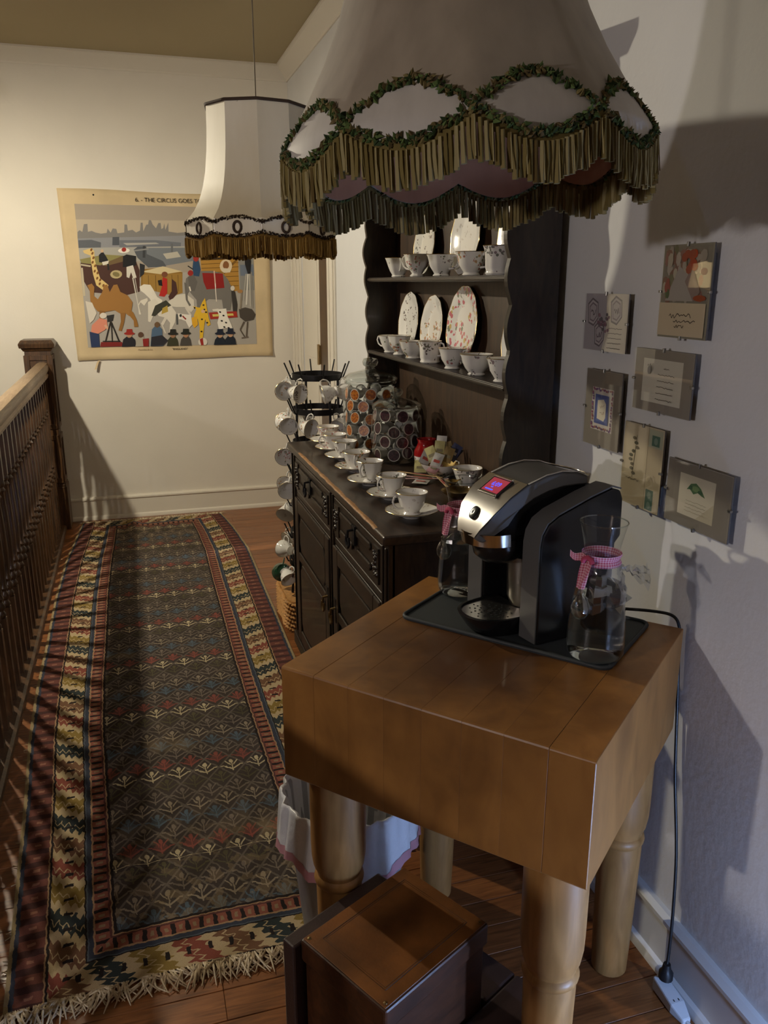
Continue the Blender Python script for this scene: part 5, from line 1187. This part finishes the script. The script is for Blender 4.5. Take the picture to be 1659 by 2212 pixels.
# ------------------------------------------------------------------ clip frames on the right wall
FB = plain('frame_hardboard', (.10, .085, .07), .8)
CLIP = plain('clip_steel', (.35, .34, .32), .35, 1)
class Art:
    """flat print built of thin coloured shapes, in metres about the frame's centre"""
    def __init__(s): s.m = MB(); s.z = .0
    def poly(s, pts, c):
        s.z += .00003; s.m.add([(x, y, s.z) for x, y in pts], [tuple(range(len(pts)))], srgb(c)); return s
    def rect(s, x0, y0, x1, y1, c): return s.poly([(x0, y0), (x1, y0), (x1, y1), (x0, y1)], c)
    def ell(s, cx, cy, rx, ry, c, n=16): return s.poly([(cx+rx*cos(2*pi*k/n), cy+ry*sin(2*pi*k/n)) for k in range(n)], c)
    def line(s, x0, y0, x1, y1, w, c):
        d = Vector((x1-x0, y1-y0)); L = max(d.length, 1e-6); nx, ny = -d.y/L*w/2, d.x/L*w/2
        return s.poly([(x0+nx, y0+ny), (x1+nx, y1+ny), (x1-nx, y1-ny), (x0-nx, y0-ny)], c)
    def scrawl(s, x0, y0, x1, n, amp, w, c, rnd):
        px, py = x0, y0
        for k in range(1, n+1):
            x = x0 + (x1-x0)*k/n; y = y0 + rnd.uniform(-amp, amp); s.line(px, py, x, y, w, c); px, py = x, y
def frame(label, y0, y1, z0, z1, art, tilt=0):
    w, h = (y1-y0), (z1-z0)
    t = thing('clip_frame', label, 'picture frame', (-.002, (y0+y1)/2, (z0+z1)/2), group='clip frames on the right wall')
    R = Matrix(((0, 0, -1), (-1, 0, 0), (0, 1, 0))).to_4x4()          # local x -> -Y, y -> +Z, z -> -X
    t.matrix_world = Matrix.Translation(t.location) @ R @ Matrix.Rotation(radians(tilt), 4, 'Z')
    m = MB(); m.box(-w/2*.8, w/2*.8, -h/2*.8, h/2*.8, 0, .014); m.box(-w/2, w/2, -h/2, h/2, .014, .0175); m.build('backing', FB, t)
    art.m.v = [(x, y, z+.0176) for x, y, z in art.m.v]; art.m.build('print', PRINT, t, fix=False)
    m = MB(); m.box(-w/2, w/2, -h/2, h/2, .0192, .0212); m.build('glass', FGLASS, t)
    for cx, cy, a_, b_2 in ((0, h/2, .004, .007), (0, -h/2, .004, .007), (-w/2, 0, .007, .004), (w/2, 0, .007, .004)):
        m = MB(); m.box(cx-a_/1.6-(.0 if cx else 0), cx+a_/1.6, cy-b_2/1.6, cy+b_2/1.6, .016, .0222); m.build('clip', CLIP, t, bevel=.0006, seg=1)
    return t
rn = random.Random(3)
# a: reddish painting over a signed card
w, h = .155, .182; A_ = Art(); A_.rect(-w/2, -h/2, w/2, h/2, '8f8874').rect(-w/2+.004, -.020, w/2-.004, h/2-.004, '8a8272')
for k in range(70):
    x, y = rn.uniform(-.068, .06), rn.uniform(-.012, .078); A_.ell(x, y, rn.uniform(.004, .012), rn.uniform(.006, .016), rn.choice(['a79c8c', '968c80', 'b4a99a', '7e7a5c', '8c6a58', '9a7264', 'b0a690']), 7)
A_.poly([(-.06, -.018), (-.02, .05), (.01, .03), (.03, -.018)], 'a29a90').poly([(.0, .02), (.02, .05), (.05, .0), (.03, -.018)], '8d7a70')
for k in range(10): A_.ell(.012+rn.uniform(-.02, .022), .058+rn.uniform(-.018, .016), .010, .009, rn.choice(['b2502e', 'a4452a', '9c5238']), 8)
for k in range(6): A_.ell(-.058+rn.uniform(-.008, .008), rn.uniform(-.01, .03), .006, .010, rn.choice(['5e6a4a', '70764e', '9a5a4c']), 8)
A_.ell(.05, -.012, .02, .006, '9a4a26', 10)
A_.rect(-w/2+.002, -h/2+.004, w/2-.006, -.022, 'c4b497'); A_.scrawl(-.04, -.048, .03, 16, .006, .0016, '3a3026', rn); A_.scrawl(-.025, -.058, .045, 14, .004, .0013, '3a3026', rn); A_.scrawl(-.02, -.068, .01, 8, .003, .0012, '46392c', rn)
frame('portrait clip frame with a reddish painting above a signed card, reflecting a lamp', 1.360, 1.515, 1.442, 1.624, A_)
# b: teacup drawings
w, h = .182, .131; A_ = Art(); A_.rect(-w/2, -h/2, w/2, h/2, 'a9a2a6').poly([(.0, h/2), (w/2, h/2), (w/2, -h/2), (-.01, -h/2), (.005, -.02)], 'cfc6b6')
for cx, cy, s_ in ((-.055, .022, 1), (.045, .028, 1), (-.022, -.028, .9)):
    for k, c in ((1, '6f656a'), (.86, 'b9b0b2'), (.7, '7c6f76'), (.58, 'b2a9ac')): A_.poly([(cx+x*k*s_, cy+y*k*s_) for x, y in ((-.026, .020), (-.006, .034), (.020, .024), (.024, -.014), (.004, -.032), (-.020, -.026))], c)
    A_.scrawl(cx-.010, cy, cx+.010, 7, .008, .002, '4a3d46', rn)
for k in range(26): A_.ell(rn.uniform(-.03, .02), rn.uniform(-.02, .02), .005, .004, rn.choice(['7a5a66', '8f6f78', '6a6468']), 7)
for k in range(5): A_.scrawl(.018, -.012-k*.011, .075, 14, .001, .0012, '5c544c', rn)
frame('landscape clip frame with three teacup drawings and handwriting, nearest the dresser', 1.630, 1.812, 1.395, 1.526, A_)
# c: recipe card on grey mat
w, h = .200, .132; A_ = Art(); A_.rect(-w/2, -h/2, w/2, h/2, '8d8478').rect(-.070, -.046, .066, .046, 'c9c3b4')
for k in range(6): A_.scrawl(-.016 + .006*(k == 0)*3, .028-k*.013, .042 - (.02 if k == 0 else 0), 22, .0014, .0012, '6a6258', rn)
A_.scrawl(-.050, .030, -.030, 10, .010, .0012, '8a8478', rn); A_.ell(-.043, .022, .006, .009, '9a968a', 9)
frame('landscape clip frame with a handwritten white card on grey mat', 1.384, 1.585, 1.282, 1.414, A_)
# d: blue and flower-bordered card
w, h = .155, .182; A_ = Art(); A_.rect(-w/2, -h/2, w/2, h/2, '81786c').rect(-.046, -.052, .046, .050, 'c8bfb6')
for k in range(60):
    q = k/60*4; e_ = q % 1
    x, y = [(-.041+.082*e_, .045), (.041, .045-.092*e_), (.041-.082*e_, -.047), (-.041, -.047+.092*e_)][int(q)]; A_.ell(x+rn.uniform(-.002, .002), y+rn.uniform(-.002, .002), .0035, .003, rn.choice(['8a4a62', '6e4a78', '9a6a58', '6a5068']), 7)
A_.rect(-.030, -.036, .030, .034, '4c5688').rect(-.022, -.030, .022, .026, '5f6a98').poly([(-.018, -.024), (.012, -.028), (.019, -.018), (.019, .014), (.008, .024), (-.018, .020)], 'd6cdb8')
A_.scrawl(-.008, .006, .012, 8, .005, .001, '9a8470', rn); A_.scrawl(-.008, -.008, .012, 8, .005, .001, '9a8470', rn)
frame('portrait clip frame with a small card in blue and floral borders on brown mat', 1.630, 1.785, 1.168, 1.350, A_)
# e: postcard with plant and green stamps
w, h = .148, .186; A_ = Art(); A_.rect(-w/2, -h/2, w/2, h/2, 'b5a68a').rect(-w/2+.003, -.03, .018, h/2-.003, 'c0b194').rect(-w/2+.003, -h/2+.004, .018, -.03, 'ac9c7e')
A_.rect(.018, -h/2, .0195, h/2, '7e715c').rect(.021, .05, w/2-.004, h/2-.004, 'a5a690')
for x, y in ((.044, .066), (.036, -.055), (.036, -.078)):
    A_.rect(x-.012, y-.012, x+.016, y+.011, '4c6a5c').ell(x+.002, y-.001, .007, .008, '74887a', 10)
px, py = -.032, -.028
for k in range(9):
    q = k/8; A_.line(-.032+.008*q, -.03+.085*q, -.031+.008*q, -.018+.085*q, .0014, '4a4434')
    A_.ell(-.036+.01*q+rn.uniform(-.014, .014), -.02+.08*q, .008, .004, rn.choice(['4e4a38', '5c5440', '6a604c']), 8)
A_.scrawl(-.055, -.034, -.005, 14, .003, .0014, '5a503c', rn); A_.scrawl(.03, -.02, .055, 8, .01, .001, '8a7c62', rn)
frame('portrait clip frame with an old postcard, inked plant and green stamps', 1.458, 1.606, 1.063, 1.248, A_)
# f: card with green fan
w, h = .198, .133; A_ = Art(); A_.rect(-w/2, -h/2, w/2, h/2, '81796e').rect(-.058, -.043, .052, .043, 'c3bba8').poly([(.052, -.043), (.052, .0), (.0, -.043)], 'b4aa94')
A_.poly([(-.034, .012), (-.022, .026), (-.006, .030), (.010, .022), (.024, .006), (.012, .008), (.002, .012), (-.012, .006), (-.024, .014)], '4e6a4a').ell(-.006, .018, .012, .006, '6f865c', 10).ell(-.022, .018, .006, .005, '3c5a40', 8).ell(.008, .014, .008, .004, '3f5c44', 8)
for k in range(4): A_.scrawl(-.034, -.010-k*.007, .030, 20, .001, .0009, '9a907c', rn)
frame('landscape clip frame with a green leafy fan card, lowest on the right wall', 1.236, 1.435, 1.065, 1.198, A_)

# ------------------------------------------------------------------ circus poster on the far wall
PW, PH = 1.275, 1.040
t = thing('circus_poster', 'large old circus school poster with stained cream border on the far wall', 'poster', (-.795, YF-.001, 1.587))
t.matrix_world = Matrix.Translation(t.location) @ Matrix(((1, 0, 0), (0, 0, -1), (0, 1, 0))).to_4x4()
def sheet(u, v):
    x, y = (u-.5)*PW, (v-.5)*PH
    x += .012*(v-.5)*-1*(1-u)*2; lift = .002 + .018*max(0, (u-.90)/.10)**2*(.4+v) + .010*max(0, (.06-v)/.06)**2 + .006*max(0, (v-.96)/.04)
    y += -.012*u*(v > .5)*(v-.5)*2 + .004*sin(u*9)*(1 if v in (0, 1) else 0)
    return (x, y, lift)
PAP = plain('stained_poster_paper', srgb((206, 184, 146)), .75, var=.16, vscale=3.2)
m = MB(); m.grid(sheet, 40, 30); sh = m.build('sheet', PAP, t, smooth=60, fix=False)
sol = sh.modifiers.new('thickness', 'SOLIDIFY'); sol.thickness = .0006
px0, px1, py0, py1 = -1.351+.795, -.262+.795, 1.149-1.587, 2.020-1.587
A_ = Art(); A_.z = .0030; A_.rect(px0, py0, px1, py1, 'a69a8b')
for part in POSTER.split(';'):
    c, q = part.split(':'); q = [int(v) for v in q.split(',')]
    A_.z += .000012
    A_.poly([(px0 + (px1-px0)*q[i]/1000, py1 - (py1-py0)*q[i+1]/1000) for i in range(0, len(q), 2)], c)
A_.m.build('printed_scene', PRINT, t, fix=False)
INK = plain('poster_ink', srgb((40, 34, 28)), .8)
text_obj('6. - THE CIRCUS GOES TO AMERICA', .0355, INK, t, Matrix.Translation((-.735+.795 + .03, 2.052-1.587, .0105)), name='title_lettering')
text_obj('"ENGLAND"', .019, INK, t, Matrix.Translation((.02, py0-.022, .0065)), name='imprint_lettering')
text_obj('HANDLE WITH CARE', .014, INK, t, Matrix.Translation((px0+(px1-px0)*.79, py1-(py1-py0)*.365, .0085)), name='crate_lettering')
INK2 = plain('faded_ink', srgb((120, 100, 76)), .8)
text_obj('Macmillan & Co.', .014, INK2, t, Matrix.Translation((-.20, py0-.022, .0065)), name='imprint_lettering')
m = MB(); m.lathe([(.006, .003), (.005, .006), (0, .0075)], 10, cx=-.44, cy=.488); m.build('tack', BLACKM, t, smooth=60)
m = MB(); m.grid(lambda u, v: (-.50 - .03*u + .012*v, -.522 - .05*u + .006*sin(u*5), .004 + .022*u + .010*v), 6, 2); m.build('torn_corner', PAP, t, smooth=60, fix=False)
